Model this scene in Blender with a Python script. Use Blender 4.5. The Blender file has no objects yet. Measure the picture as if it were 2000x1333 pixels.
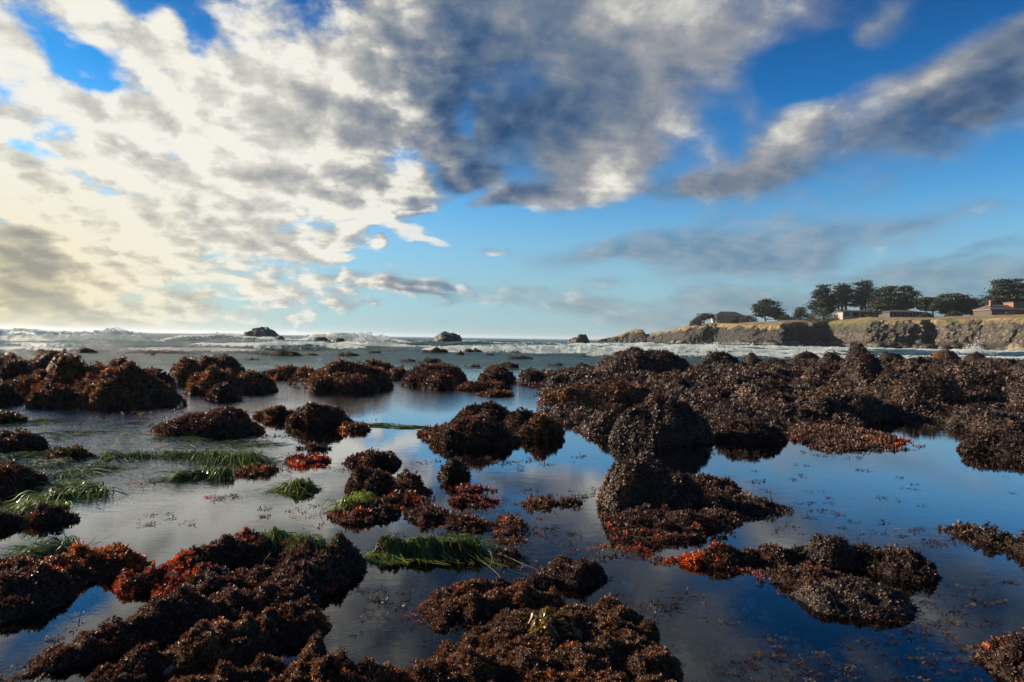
import bpy, math, random
import numpy as np
from mathutils import Vector, Matrix
random.seed(7)
PI = math.pi
scene = bpy.context.scene

# ------------------------------------------------------------------ camera
CAM_H = 1.5
FPX = 1333.0                      # focal length in pixels of the 2000 px wide photograph
tilt, roll = -0.0041, 0.0155
F = Vector((0, 1, tilt)).normalized()
R = Vector((1, 0, roll)); R = (R - F * R.dot(F)).normalized()
U = R.cross(F).normalized()
CAM = Vector((0, 0, CAM_H))
cam_data = bpy.data.cameras.new("camera")
cam_data.sensor_width = 36.0
cam_data.lens = 36.0 * FPX / 2000.0
cam_data.clip_start = 0.05
cam_data.clip_end = 30000
cam = bpy.data.objects.new("camera", cam_data)
scene.collection.objects.link(cam)
mw = Matrix((R, U, -F)).transposed().to_4x4(); mw.translation = CAM
cam.matrix_world = mw
scene.camera = cam

def ray(px, py):
    return (F + R * ((px - 1000.0) / FPX) + U * ((666.5 - py) / FPX))
def hor(px):
    "row of the horizon in this column"
    d = F + R * ((px - 1000.0) / FPX)
    return 666.5 + d.z / U.z * FPX
def ground(px, py, z=0.0):
    d = ray(px, py); t = (z - CAM_H) / d.z
    return CAM + d * t
def atdist(px, py, Y):
    d = ray(px, py); return CAM + d * (Y / d.y)

# ------------------------------------------------------------------ light and exposure
SUN_AZ = math.radians(-72)        # measured from +Y, negative is left
SUN_EL = math.radians(20)
sun_dir = Vector((math.sin(SUN_AZ) * math.cos(SUN_EL), math.cos(SUN_AZ) * math.cos(SUN_EL), math.sin(SUN_EL)))
sl = bpy.data.lights.new("sun", 'SUN'); sl.energy = 5.0; sl.angle = math.radians(0.6); sl.color = (1.0, 0.82, 0.62)
so = bpy.data.objects.new("sun", sl); scene.collection.objects.link(so)
so.rotation_euler = (-sun_dir).to_track_quat('-Z', 'Y').to_euler()
so.location = (-60, 30, 30)
scene.view_settings.view_transform = 'Standard'
scene.view_settings.look = 'None'
scene.view_settings.exposure = 1.05
scene.view_settings.gamma = 1.0
scene.view_settings.use_curve_mapping = False
cy = scene.cycles
cy.max_bounces = 8; cy.diffuse_bounces = 2; cy.glossy_bounces = 3; cy.transparent_max_bounces = 12
cy.transmission_bounces = 4; cy.volume_bounces = 0
cy.caustics_reflective = False; cy.caustics_refractive = False
cy.use_denoising = True

# ------------------------------------------------------------------ node helper
class NT:
    def __init__(s, nt): s.nt = nt; s.n = nt.nodes; s.l = nt.links
    def link(s, a, b): s.l.new(a, b)
    def put(s, sock, v):
        if v is None: return
        if isinstance(v, bpy.types.NodeSocket): s.l.new(v, sock)
        else:
            if sock.type == 'RGBA' and len(v) == 3: v = (*v, 1)
            sock.default_value = v
    def m(s, op, a, b=None, c=None, clamp=False):
        n = s.n.new('ShaderNodeMath'); n.operation = op; n.use_clamp = clamp
        s.put(n.inputs[0], a); s.put(n.inputs[1], b); s.put(n.inputs[2], c); return n.outputs[0]
    def vm(s, op, a, b=None):
        n = s.n.new('ShaderNodeVectorMath'); n.operation = op
        s.put(n.inputs[0], a)
        if op == 'SCALE': s.put(n.inputs[3], b)
        else: s.put(n.inputs[1], b)
        return n.outputs[1] if op in ('DOT_PRODUCT', 'LENGTH', 'DISTANCE') else n.outputs[0]
    def xyz(s, x, y, z):
        n = s.n.new('ShaderNodeCombineXYZ'); s.put(n.inputs[0], x); s.put(n.inputs[1], y); s.put(n.inputs[2], z); return n.outputs[0]
    def sep(s, v):
        n = s.n.new('ShaderNodeSeparateXYZ'); s.put(n.inputs[0], v); return n.outputs
    def noise(s, vec, scale, detail=4, rough=0.5, dist=0.0, color=False):
        n = s.n.new('ShaderNodeTexNoise'); s.put(n.inputs['Vector'], vec); n.inputs['Scale'].default_value = scale
        n.inputs['Detail'].default_value = detail; n.inputs['Roughness'].default_value = rough; n.inputs['Distortion'].default_value = dist
        return n.outputs['Color' if color else 'Fac']
    def vor(s, vec, scale, feature='F1', out='Distance', rnd=1.0):
        n = s.n.new('ShaderNodeTexVoronoi'); n.feature = feature; s.put(n.inputs['Vector'], vec); n.inputs['Scale'].default_value = scale
        n.inputs['Randomness'].default_value = rnd
        return n.outputs[out]
    def step(s, x, a, b, lo=0.0, hi=1.0):
        n = s.n.new('ShaderNodeMapRange'); n.interpolation_type = 'SMOOTHSTEP'
        s.put(n.inputs[0], x); s.put(n.inputs[1], a); s.put(n.inputs[2], b); s.put(n.inputs[3], lo); s.put(n.inputs[4], hi); return n.outputs[0]
    def lin(s, x, a, b, lo=0.0, hi=1.0):
        n = s.n.new('ShaderNodeMapRange'); s.put(n.inputs[0], x); s.put(n.inputs[1], a); s.put(n.inputs[2], b); s.put(n.inputs[3], lo); s.put(n.inputs[4], hi); return n.outputs[0]
    def mix(s, f, a, b, blend='MIX'):
        n = s.n.new('ShaderNodeMix'); n.data_type = 'RGBA'; n.blend_type = blend; n.clamp_result = False
        s.put(n.inputs[0], f); s.put(n.inputs[6], a); s.put(n.inputs[7], b); return n.outputs[2]
    def ramp(s, x, stops, interp='LINEAR'):
        n = s.n.new('ShaderNodeValToRGB'); cr = n.color_ramp; cr.interpolation = interp
        while len(cr.elements) < len(stops): cr.elements.new(0.5)
        for e, (p, c) in zip(cr.elements, stops): e.position = p; e.color = (*c, 1)
        s.put(n.inputs[0], x); return n.outputs[0]
    def bump(s, h, strength=0.5, dist=0.02, normal=None):
        n = s.n.new('ShaderNodeBump'); n.inputs['Strength'].default_value = 1; s.put(n.inputs['Strength'], strength); n.inputs['Distance'].default_value = dist
        s.put(n.inputs['Height'], h); s.put(n.inputs['Normal'], normal); return n.outputs[0]

def srgb(r, g, b):
    f = lambda c: (c / 255 / 12.92) if c / 255 <= 0.04045 else ((c / 255 + 0.055) / 1.055) ** 2.4
    return (f(r), f(g), f(b))

# ------------------------------------------------------------------ sky
world = bpy.data.worlds.new("World"); scene.world = world; world.use_nodes = True
W = NT(world.node_tree); W.n.clear()
wout = W.n.new('ShaderNodeOutputWorld'); bg = W.n.new('ShaderNodeBackground'); W.link(bg.outputs[0], wout.inputs[0])
STR = 0.05
bg.inputs['Strength'].default_value = STR
tc = W.n.new('ShaderNodeTexCoord'); D = tc.outputs['Generated']
sky = W.n.new('ShaderNodeTexSky'); sky.sky_type = 'NISHITA'; sky.sun_disc = False
sky.sun_elevation = SUN_EL; sky.sun_rotation = SUN_AZ; sky.altitude = 0
sky.air_density = 1.0; sky.dust_density = 1.2; sky.ozone_density = 2.5
dx, dy, dz = W.sep(D)
az = W.m('ARCTAN2', dx, dy)
el = W.m('ARCSINE', W.m('MINIMUM', W.m('MAXIMUM', dz, -1.0), 1.0))
zz = W.m('ADD', W.m('MAXIMUM', dz, 0.0), 0.30)
P = W.xyz(W.m('DIVIDE', dx, zz), W.m('DIVIDE', dy, zz), 0.0)
nbig = W.noise(P, 0.8, 2, 0.5, 0.0, True)
zf = W.m('ADD', W.m('MAXIMUM', dz, 0.0), 0.42)
Pf = W.xyz(W.m('DIVIDE', dx, zf), W.m('DIVIDE', dy, zf), 0.0)
Ps2 = W.vm('ADD', Pf, (-0.03, 0.015, 0.0))
nmid = W.noise(P, 4.0, 6, 0.58, 0.2)
nfine = W.noise(Pf, 10.0, 6, 0.6, 0.25)
nfine2 = W.noise(Ps2, 10.0, 5, 0.6, 0.25)
lit2 = W.m('SUBTRACT', nfine, nfine2)
# a second sample a little toward the sun shades the puffs
Ps = W.vm('ADD', P, (-0.07, 0.03, 0.0))
nmid2 = W.noise(Ps, 4.0, 6, 0.58, 0.2)
lit = W.m('SUBTRACT', nmid, nmid2)
wr = W.vm('SCALE', W.vm('SUBTRACT', nbig, (0.5, 0.5, 0.5)), 0.16)
wr2 = W.vm('SCALE', W.vm('SUBTRACT', W.noise(P, 2.3, 4, 0.55, 0.0, True), (0.5, 0.5, 0.5)), 0.09)
A = W.vm('ADD', W.xyz(az, el, 0.0), W.vm('ADD', wr, wr2))
elw = W.sep(A)[1]

def blob(px, py, a, b, rot=0):
    d = ray(px, py).normalized()
    a0, e0 = math.atan2(d.x, d.y), math.asin(d.z)
    sc = math.cos(a0)
    n = W.n.new('ShaderNodeMapping'); n.vector_type = 'TEXTURE'
    n.inputs['Location'].default_value = (a0, e0, 0)
    n.inputs['Rotation'].default_value = (0, 0, math.radians(rot))
    n.inputs['Scale'].default_value = (a / FPX * sc, b / FPX * sc, 1)
    W.link(A, n.inputs['Vector'])
    g = W.n.new('ShaderNodeTexGradient'); g.gradient_type = 'SPHERICAL'; W.link(n.outputs[0], g.inputs[0])
    return W.step(g.outputs['Fac'], 0.0, 0.8)
T4 = lambda r, g, b: (r / 4, g / 4, b / 4)
SKYTINT = [(0.02, T4(1.25, 2.05, 3.1)), (0.17, T4(0.85, 1.45, 1.95)), (0.38, T4(0.48, 1.22, 1.70)), (0.66, T4(0.12, 0.80, 1.42)), (0.92, T4(0.07, 0.44, 0.92))]
BASE_C = -0.10
#  px, py, half width, half height, tilt (deg, left end low = +), cover, brightness
BLOBS = [
 (250, 330, 920, 460, 0, 0.80, 0.40), (520, 80, 560, 280, 0, 0.42, 0.18), (620, 300, 360, 200, 15, 0.45, 0.10),
 (80, 30, 160, 90, -20, 0.35, 0.1), (330, 560, 420, 110, -4, 0.30, 0.05), (100, 400, 400, 300, 0, 0.35, 0.12),
 (150, 115, 140, 45, -22, -0.75, -0.1), (290, 20, 100, 60, 0, -0.65, 0), (235, 140, 70, 60, -30, -0.5, 0), (60, 335, 110, 35, -25, -0.45, 0),
 (390, 95, 45, 90, 10, -0.5, 0), (140, 365, 70, 28, -25, -0.35, 0), (330, 255, 70, 30, 0, -0.3, 0),
 (400, 390, 200, 60, -15, 0.2, -0.28), (230, 215, 150, 45, 0, 0.2, -0.16), (560, 210, 140, 60, -10, 0.1, -0.22), (640, 350, 260, 50, -8, 0.35, -0.35),
 (520, 480, 170, 36, -12, 0.6, -0.30), (640, 245, 150, 60, 0, 0.2, -0.25),
 # dark centre
 (960, 180, 440, 260, -8, 0.72, -0.18), (900, 160, 280, 210, 0, 0.2, -0.10), (1080, 250, 240, 110, 12, 0.25, -0.03), (1000, 20, 440, 160, 0, 0.6, 0.02), (850, 60, 220, 120, 0, 0.3, 0.15),
 (855, 278, 80, 45, -10, 0.4, -0.14), (915, 340, 85, 36, 0, 0.75, -0.2), (1010, 380, 120, 34, 8, 0.85, -0.15), (915, 262, 50, 50, 0, -0.6, 0), (800, 300, 60, 40, 0, -0.3, 0),
 (1190, 320, 190, 90, 22, 0.75, 0.30), (1160, 370, 160, 45, 12, 0.6, 0.25), (1300, 180, 330, 200, 15, 0.82, 0.08), (1380, 30, 400, 140, 0, 0.66, 0.12), (1420, 240, 60, 90, 30, -0.3, 0), (1290, 30, 160, 60, -10, 0.1, 0.18), (1190, 60, 70, 50, 0, 0.1, 0.25), (1290, 140, 110, 90, 20, 0.1, 0.14),
 # band to the right
 (1690, 240, 560, 120, 17, 0.74, 0.06), (1980, 160, 260, 130, 14, 0.7, -0.08), (1570, 245, 180, 60, 24, 0.4, 0.28), (1790, 200, 170, 45, 14, 0.2, 0.26), (1740, 275, 280, 45, 17, 0.15, -0.14), (1480, 320, 200, 50, 12, 0.4, -0.05), (1340, 350, 130, 34, 5, 0.7, -0.12), (1930, 190, 200, 50, 14, 0.1, -0.2),
 (1620, 130, 200, 90, -12, -0.8, 0), (1900, 40, 260, 90, 10, -0.5, 0), (1740, 60, 90, 70, 50, 0.75, 0.05),
 # clear wedge
 (1000, 440, 460, 70, 3, -0.35, 0), (800, 500, 300, 60, 0, -0.3, 0), (1750, 370, 420, 50, 9, -0.55, 0), (1150, 560, 400, 60, 0, -0.15, 0),
 # thin veils
 (1330, 465, 360, 60, 9, 0.95, 0.06), (1640, 430, 430, 85, 11, 1.0, 0.06), (1330, 515, 520, 45, 4, 0.8, 0.02), (1750, 570, 900, 90, 3, 1.0, 0.02), (1100, 600, 700, 50, 0, 0.5, 0.12), (1980, 480, 330, 16, 8, 0.35, -0.12), (980, 600, 700, 60, 0, 0.25, 0.06),
 (840, 585, 130, 14, -5, 0.45, -0.12), (780, 605, 130, 14, -6, 0.55, -0.18), (720, 585, 120, 16, 0, 0.4, 0.05),
 # bright scraps
 (690, 422, 75, 18, 12, 1.25, 0.6), (810, 445, 70, 28, -10, 1.0, 0.5), (870, 468, 60, 15, -12, 1.0, 0.45), (975, 492, 50, 13, -10, 0.9, 0.4), (740, 460, 30, 16, 0, 0.9, 0.45), (740, 370, 130, 60, 15, 0.9, 0.5), (640, 490, 110, 28, -4, 0.7, 0.35), (800, 395, 75, 11, 14, 0.8, 0.4), (595, 640, 40, 16, 0, 1.0, 0.4),
 # low on the left
 (20, 530, 130, 80, -10, 0.9, -0.55), (150, 598, 190, 42, -6, 1.0, -0.42), (40, 470, 90, 26, 0, 0.5, -0.4), (320, 605, 130, 50, 5, 0.7, 0.12), (20, 640, 420, 50, 0, -0.7, 0), (330, 545, 300, 40, -4, -0.25, 0),
]

C = 0.0; B = 0.5
for (px, py, a, b, rot, wc, wb) in BLOBS:
    g = blob(px, py, a, b, rot)
    if wc: C = W.m('MULTIPLY_ADD', g, wc, C)
    if wb: B = W.m('MULTIPLY_ADD', g, wb, B)
C = W.m('ADD', C, BASE_C)
# unseen cloud added behind the viewpoint to shape the fill light
rear = W.step(dy, 0.35, -0.25)
C = W.m('MULTIPLY_ADD', rear, 0.55, C); B = W.m('MULTIPLY_ADD', rear, -0.10, B)
leftness = W.step(az, 0.05, -0.25)
leftness = W.m('MULTIPLY', leftness, W.m('SUBTRACT', 1.0, rear))
fineamp = W.m('MULTIPLY_ADD', leftness, 0.95, 0.75)
Pw = W.vm('ADD', Pf, W.vm('SCALE', W.vm('SUBTRACT', W.noise(Pf, 9.0, 4, 0.6, 0.0, True), (0.5, 0.5, 0.5)), 0.16))
puff = W.m('SUBTRACT', 0.45, W.vor(W.vm('MULTIPLY', Pw, (1.0, 0.8, 1.0)), 12.0))
puff_s = W.m('SUBTRACT', 0.45, W.vor(W.vm('MULTIPLY', W.vm('ADD', Pw, (-0.028, 0.012, 0.0)), (1.0, 0.8, 1.0)), 12.0))
plit = W.m('SUBTRACT', puff, puff_s)
dens = W.m('ADD', C, W.m('MULTIPLY', W.m('SUBTRACT', nmid, 0.5), 1.5))
dens = W.m('ADD', dens, W.m('MULTIPLY', W.m('SUBTRACT', nfine, 0.5), fineamp))
dens = W.m('ADD', dens, W.m('MULTIPLY', puff, W.m('MULTIPLY_ADD', leftness, 0.52, 0.10)))
veil = W.m('MULTIPLY', W.step(az, -0.2, 0.0), W.step(el, 0.21, 0.16))
alpha = W.step(dens, W.m('MULTIPLY_ADD', leftness, 0.16, -0.08), W.m('MULTIPLY_ADD', leftness, -0.42, 1.15))
alpha = W.m('MULTIPLY', alpha, W.lin(el, 0.0, 0.05, 0.55, 1.0))
alpha = W.m('MULTIPLY', alpha, W.m('MULTIPLY_ADD', veil, -0.36, 1.0))
thick = W.step(dens, 0.55, 1.6)
shade = W.m('ADD', B, W.m('MULTIPLY', lit, W.m('MULTIPLY_ADD', leftness, 0.7, 0.9)))
shade = W.m('ADD', shade, W.m('MULTIPLY', W.m('SUBTRACT', nmid, 0.5), -0.5))
shade = W.m('SUBTRACT', shade, W.m('MULTIPLY', thick, 0.12))
shade = W.m('ADD', shade, W.m('MULTIPLY', plit, W.m('MULTIPLY_ADD', leftness, 0.65, 0.15)))
shade = W.m('ADD', W.m('MULTIPLY', lit2, W.m('MULTIPLY_ADD', leftness, 0.7, 0.7)), shade)
k = 1.0 / (STR * 2 ** 1.05)
sc_ = lambda c: tuple(v * k for v in c)
ccol = W.ramp(shade, [(0.0, srgb(40, 76, 116)), (0.22, srgb(74, 100, 134)), (0.45, srgb(114, 128, 146)), (0.68, srgb(154, 157, 164)), (0.86, srgb(205, 204, 197)), (1.0, srgb(238, 236, 226))])
lw = W.ramp(shade, [(0.0, srgb(152, 156, 160)), (0.4, srgb(184, 184, 180)), (0.7, srgb(212, 210, 200)), (1.0, srgb(244, 241, 230))])
ccol = W.mix(W.m('MULTIPLY', W.step(az, -0.08, -0.38), W.m('SUBTRACT', 1.0, rear)), ccol, lw)
ccol = W.mix(rear, ccol, W.vm('MULTIPLY', ccol, (0.50, 0.42, 0.34)))  # dims and warms the added rear cloud to weaken its blue fill
ccol = W.vm('SCALE', ccol, k)
# warm tint toward the hidden sun low on the left
glow = W.m('MULTIPLY', W.step(az, -0.25, -0.75), W.step(el, 0.24, 0.0))
ccol = W.mix(glow, ccol, W.vm('MULTIPLY', ccol, (1.0, 0.88, 0.55)))
# clear sky: Nishita, its hue set per height to the photograph's deeper blue
skyc = W.vm("MULTIPLY", sky.outputs[0], W.vm("SCALE", W.ramp(W.m("MULTIPLY", el, 2.0), SKYTINT), 4.0))
skyc = W.mix(W.step(el, 0.24, 0.02, 0.0, 0.70), skyc, tuple(v * k for v in srgb(150, 188, 194)))
base = W.mix(glow, skyc, tuple(v * k for v in srgb(212, 198, 150)))
col = W.mix(alpha, base, ccol)
W.link(col, bg.inputs['Color'])
world.cycles.sampling_method = 'MANUAL'; world.cycles.sample_map_resolution = 512

# ------------------------------------------------------------------ numeric noise
def _hash(ix, iy, iz, seed):
    h = (ix.astype(np.int64) * 374761393 + iy.astype(np.int64) * 668265263 + iz.astype(np.int64) * 2147483647 + seed * 1274126177) & 0xFFFFFFFF
    h = ((h ^ (h >> 13)) * 1274126177) & 0xFFFFFFFF
    h = ((h ^ (h >> 16)) * 2246822519) & 0xFFFFFFFF
    return ((h ^ (h >> 15)) & 0xFFFFFF) / float(0xFFFFFF)
def vnoise(x, y, z=None, seed=0):
    x = np.asarray(x, float); y = np.asarray(y, float)
    z = np.zeros_like(x) if z is None else np.asarray(z, float)
    ix, iy, iz = np.floor(x), np.floor(y), np.floor(z)
    fx, fy, fz = x - ix, y - iy, z - iz
    fx = fx * fx * (3 - 2 * fx); fy = fy * fy * (3 - 2 * fy); fz = fz * fz * (3 - 2 * fz)
    r = 0
    for a in (0, 1):
        for b in (0, 1):
            for c in (0, 1):
                r = r + _hash(ix + a, iy + b, iz + c, seed) * (fx if a else 1 - fx) * (fy if b else 1 - fy) * (fz if c else 1 - fz)
    return r * 2 - 1
def fbm(x, y, z=None, oct=4, seed=0, gain=0.5, ridged=False):
    x = np.asarray(x, float); y = np.asarray(y, float); z = np.zeros_like(x) if z is None else np.asarray(z, float)
    s = 0; a = 1.0; f = 1.0; t = 0
    for o in range(oct):
        n = vnoise(x * f + 17.3 * o, y * f + 5.1 * o, z * f, seed + o)
        if ridged: n = 1 - 2 * np.abs(n)
        s = s + n * a; t += a; a *= gain; f *= 2.03
    return s / t
def sstep(x, a, b):
    t = np.clip((np.asarray(x, float) - a) / (b - a), 0, 1); return t * t * (3 - 2 * t)

# ------------------------------------------------------------------ objects
def link(o):
    scene.collection.objects.link(o); return o
def tag(o, label=None, cat=None, group=None, kind=None):
    if label: o['label'] = label
    if cat: o['category'] = cat
    if group: o['group'] = group
    if kind: o['kind'] = kind
    return o
def empty(name, loc):
    o = bpy.data.objects.new(name, None); link(o); o.location = loc; o.empty_display_size = 0.2; return o
def npmesh(name, V, Fc, mat, parent=None, smooth=False, col=None, attrs=None):
    "one mesh object from arrays; Fc (n,4) or (n,3)"
    V = np.asarray(V, np.float32); Fc = np.asarray(Fc, np.int32)
    me = bpy.data.meshes.new(name)
    if parent is not None:
        V = V - np.array(parent.location, np.float32)
    n, k = Fc.shape
    me.vertices.add(len(V)); me.vertices.foreach_set('co', V.ravel())
    me.loops.add(n * k); me.loops.foreach_set('vertex_index', Fc.ravel())
    me.polygons.add(n); me.polygons.foreach_set('loop_start', np.arange(0, n * k, k, dtype=np.int32))
    me.polygons.foreach_set('loop_total', np.full(n, k, np.int32))
    me.polygons.foreach_set('use_smooth', np.full(n, smooth))
    if col is not None:
        a = me.color_attributes.new('tint', 'FLOAT_COLOR', 'POINT')
        c = np.ones((len(V), 4), np.float32); c[:, :3] = col; a.data.foreach_set('color', c.ravel())
    for an, av in (attrs or {}).items():
        a = me.attributes.new(an, 'FLOAT', 'POINT'); a.data.foreach_set('value', np.asarray(av, np.float32).ravel())
    me.update(calc_edges=True); me.validate(verbose=False) if False else None
    if mat: me.materials.append(mat)
    o = bpy.data.objects.new(name, me); link(o)
    if parent is not None: o.parent = parent
    return o
def material(name):
    m = bpy.data.materials.new(name); m.use_nodes = True
    t = NT(m.node_tree); t.n.clear()
    out = t.n.new('ShaderNodeOutputMaterial'); return m, t, out
def principled(t, **kw):
    p = t.n.new('ShaderNodeBsdfPrincipled')
    for k_, v in kw.items():
        t.put(p.inputs[k_.replace('_', ' ')], v)
    return p
def attr(t, name, what='Color'):
    n = t.n.new('ShaderNodeAttribute'); n.attribute_name = name; return n.outputs[what]
def geo(t, what='Position'):
    return t.n.new('ShaderNodeNewGeometry').outputs[what]

# --- seaweed
m_weed, t, o_ = material("seaweed_fronds")
c = attr(t, 'tint')
c = t.mix(t.noise(geo(t), 60.0, 2), t.vm('SCALE', c, 0.7), t.vm('SCALE', c, 1.35))
p = principled(t, Base_Color=c, Roughness=0.46, IOR=1.45)
p.inputs['Specular IOR Level'].default_value = 0.32
tr = t.n.new('ShaderNodeBsdfTranslucent'); t.put(tr.inputs[0], t.vm('MULTIPLY', c, (1.4, 0.95, 0.65)))
mx = t.n.new('ShaderNodeMixShader'); mx.inputs[0].default_value = 0.22
t.link(p.outputs[0], mx.inputs[1]); t.link(tr.outputs[0], mx.inputs[2]); t.link(mx.outputs[0], o_.inputs[0])
# --- grass blades
m_grass, t, o_ = material("surfgrass_blades")
c = attr(t, 'tint')
p = principled(t, Base_Color=c, Roughness=0.28, IOR=1.45)
tr = t.n.new('ShaderNodeBsdfTranslucent'); t.put(tr.inputs[0], t.vm('MULTIPLY', c, (1.2, 1.3, 0.5)))
mx = t.n.new('ShaderNodeMixShader'); mx.inputs[0].default_value = 0.3
t.link(p.outputs[0], mx.inputs[1]); t.link(tr.outputs[0], mx.inputs[2]); t.link(mx.outputs[0], o_.inputs[0])
# --- wet tidal rock (below the weed)
m_rock, t, o_ = material("wet_tidal_rock")
g = geo(t)
n1 = t.noise(g, 9.0, 6, 0.6); n2 = t.noise(g, 45.0, 4, 0.6)
c = t.ramp(n1, [(0.3, (0.010, 0.007, 0.006)), (0.55, (0.026, 0.016, 0.011)), (0.8, (0.05, 0.034, 0.022))])
c = t.vm('MULTIPLY', c, t.mix(0.8, (1, 1, 1), attr(t, 'tint')))
p = principled(t, Base_Color=c, Roughness=0.7)
p.inputs['Specular IOR Level'].default_value = 0.2
t.link(t.bump(t.m('ADD', n1, t.m('MULTIPLY', n2, 0.4)), 0.9, 0.05), p.inputs['Normal'])
t.link(p.outputs[0], o_.inputs[0])
# --- bare rock in the surf
m_sea_rock, t, o_ = material("dark_surf_rock")
g = geo(t)
n1 = t.noise(g, 1.6, 8, 0.65); n2 = t.vor(g, 2.5)
c = t.ramp(n1, [(0.3, (0.012, 0.010, 0.009)), (0.5, (0.035, 0.028, 0.02)), (0.75, (0.09, 0.07, 0.045))])
c = t.vm('MULTIPLY', c, attr(t, 'tint'))
p = principled(t, Base_Color=c, Roughness=0.5)
t.link(t.bump(t.m('ADD', n1, t.m('MULTIPLY', n2, 0.3)), 1.0, 0.3), p.inputs['Normal'])
t.link(p.outputs[0], o_.inputs[0])

# ------------------------------------------------------------------ frond clump prototypes
rs = np.random.RandomState(11)
def make_tuft(kind):
    V = []; Q = []
    nf = {'curl': 6, 'leaf': 5, 'flat': rs.randint(2, 5)}[kind]
    for i in range(nf):
        a = 2 * PI * (i + rs.uniform(-.35, .35)) / nf
        ln = rs.uniform(0.65, 1.15); tilt_ = {'curl': rs.uniform(.25, 1.0), 'leaf': rs.uniform(.5, 1.25), 'flat': rs.uniform(1.2, 1.5)}[kind]
        bend = {'curl': rs.uniform(-.9, 1.2), 'leaf': rs.uniform(.3, 1.1), 'flat': rs.uniform(-.2, .35)}[kind]
        w0 = {'curl': .13, 'leaf': .10, 'flat': .07}[kind]; wmax = {'curl': .30, 'leaf': .34, 'flat': .26}[kind]
        pos = np.array([math.cos(a) * .12, math.sin(a) * .12, -.15]); th = tilt_; tw = rs.uniform(-.9, .9)
        base = len(V); ns = 3
        for k_ in range(ns + 1):
            f = k_ / ns
            w = (w0 + (wmax - w0) * math.sin(min(1, f * 1.25) * PI * .62)) * (1 if k_ < ns else .55) * rs.uniform(.8, 1.15)
            aa = a + tw * f
            side = np.array([-math.sin(aa), math.cos(aa), rs.uniform(-.5, .5)]); side /= np.linalg.norm(side)
            V.append(pos - side * w * .5); V.append(pos + side * w * .5)
            d_ = np.array([math.cos(aa) * math.sin(th), math.sin(aa) * math.sin(th), math.cos(th)])
            pos = pos + d_ * ln / ns; th += bend / ns * 1.3
        for k_ in range(ns):
            b_ = base + 2 * k_; Q.append((b_, b_ + 1, b_ + 3, b_ + 2))
    return np.array(V), np.array(Q)
TUFTS = {k_: [make_tuft(k_) for _ in range(8)] for k_ in ('curl', 'leaf', 'flat')}

PAL = {  # albedo of the weed kinds: main, second, accent
  'maroon': ((0.060, 0.036, 0.030), (0.115, 0.066, 0.048), (0.50, 0.10, 0.03)),
 'rust':   ((0.082, 0.046, 0.029), (0.170, 0.090, 0.046), (0.46, 0.15, 0.04)),
 'dark':   ((0.038, 0.027, 0.022), (0.088, 0.058, 0.042), (0.22, 0.12, 0.075)),
 'olive':  ((0.040, 0.034, 0.012), (0.075, 0.062, 0.02), (0.14, 0.10, 0.02)),
 'red':    ((0.15, 0.040, 0.026), (0.09, 0.034, 0.026), (0.60, 0.10, 0.02)),
 'green':  ((0.030, 0.040, 0.010), (0.06, 0.08, 0.016), (0.11, 0.16, 0.02)),
}
def tuft_mesh(name, P_, N_, S_, Cc, kind, parent, rng):
    "clumps at points P_ with normals N_, sizes S_, colours Cc"
    n = len(P_)
    if n == 0: return None
    # frames
    N_ = N_ / np.linalg.norm(N_, axis=1, keepdims=True)
    ref = np.where(np.abs(N_[:, 2:3]) > .9, np.array([[1., 0, 0]]), np.array([[0, 0, 1.]]))
    T1 = np.cross(ref, N_); T1 /= np.linalg.norm(T1, axis=1, keepdims=True); T2 = np.cross(N_, T1)
    ang = rng.uniform(0, 2 * PI, n); ca, sa = np.cos(ang)[:, None], np.sin(ang)[:, None]
    A_, B_ = T1 * ca + T2 * sa, -T1 * sa + T2 * ca
    which = rng.randint(0, 8, n)
    VV, QQ, CC = [], [], []; off = 0
    for w in range(8):
        idx = np.nonzero(which == w)[0]
        if len(idx) == 0: continue
        v, q = TUFTS[kind][w]
        S = S_[idx][:, None, None]
        X = (v[None, :, 0:1] * A_[idx][:, None, :] + v[None, :, 1:2] * B_[idx][:, None, :] + v[None, :, 2:3] * N_[idx][:, None, :]) * S
        X = X + P_[idx][:, None, :]
        VV.append(X.reshape(-1, 3)); nv = len(v)
        Qs = q[None] + (np.arange(len(idx)) * nv)[:, None, None] + off
        QQ.append(Qs.reshape(-1, 4)); off += len(idx) * nv
        CC.append(np.repeat(Cc[idx], nv, axis=0))
    return npmesh(name, np.concatenate(VV), np.concatenate(QQ), m_weed, parent, False, np.concatenate(CC))

def colours(x, y, n, pal, accent, rng, scale=3.0, seed=0):
    a, b, c_ = (np.array(v) for v in PAL[pal])
    f = sstep(fbm(x * scale, y * scale, oct=3, seed=40 + seed) + rng.uniform(-.5, .5, n), -.5, .5)[:, None]
    col = a * (1 - f) + b * f
    g_ = fbm(x * scale * 1.3 + 9, y * scale * 1.3, oct=3, seed=80 + seed) + rng.normal(0, .16, n)
    m_ = (g_ > (0.72 - accent * 0.9))[:, None]
    col = np.where(m_, c_ * rng.uniform(.5, 1.15, (n, 1)), col)
    return col * rng.uniform(.55, 1.5, (n, 1))

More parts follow.
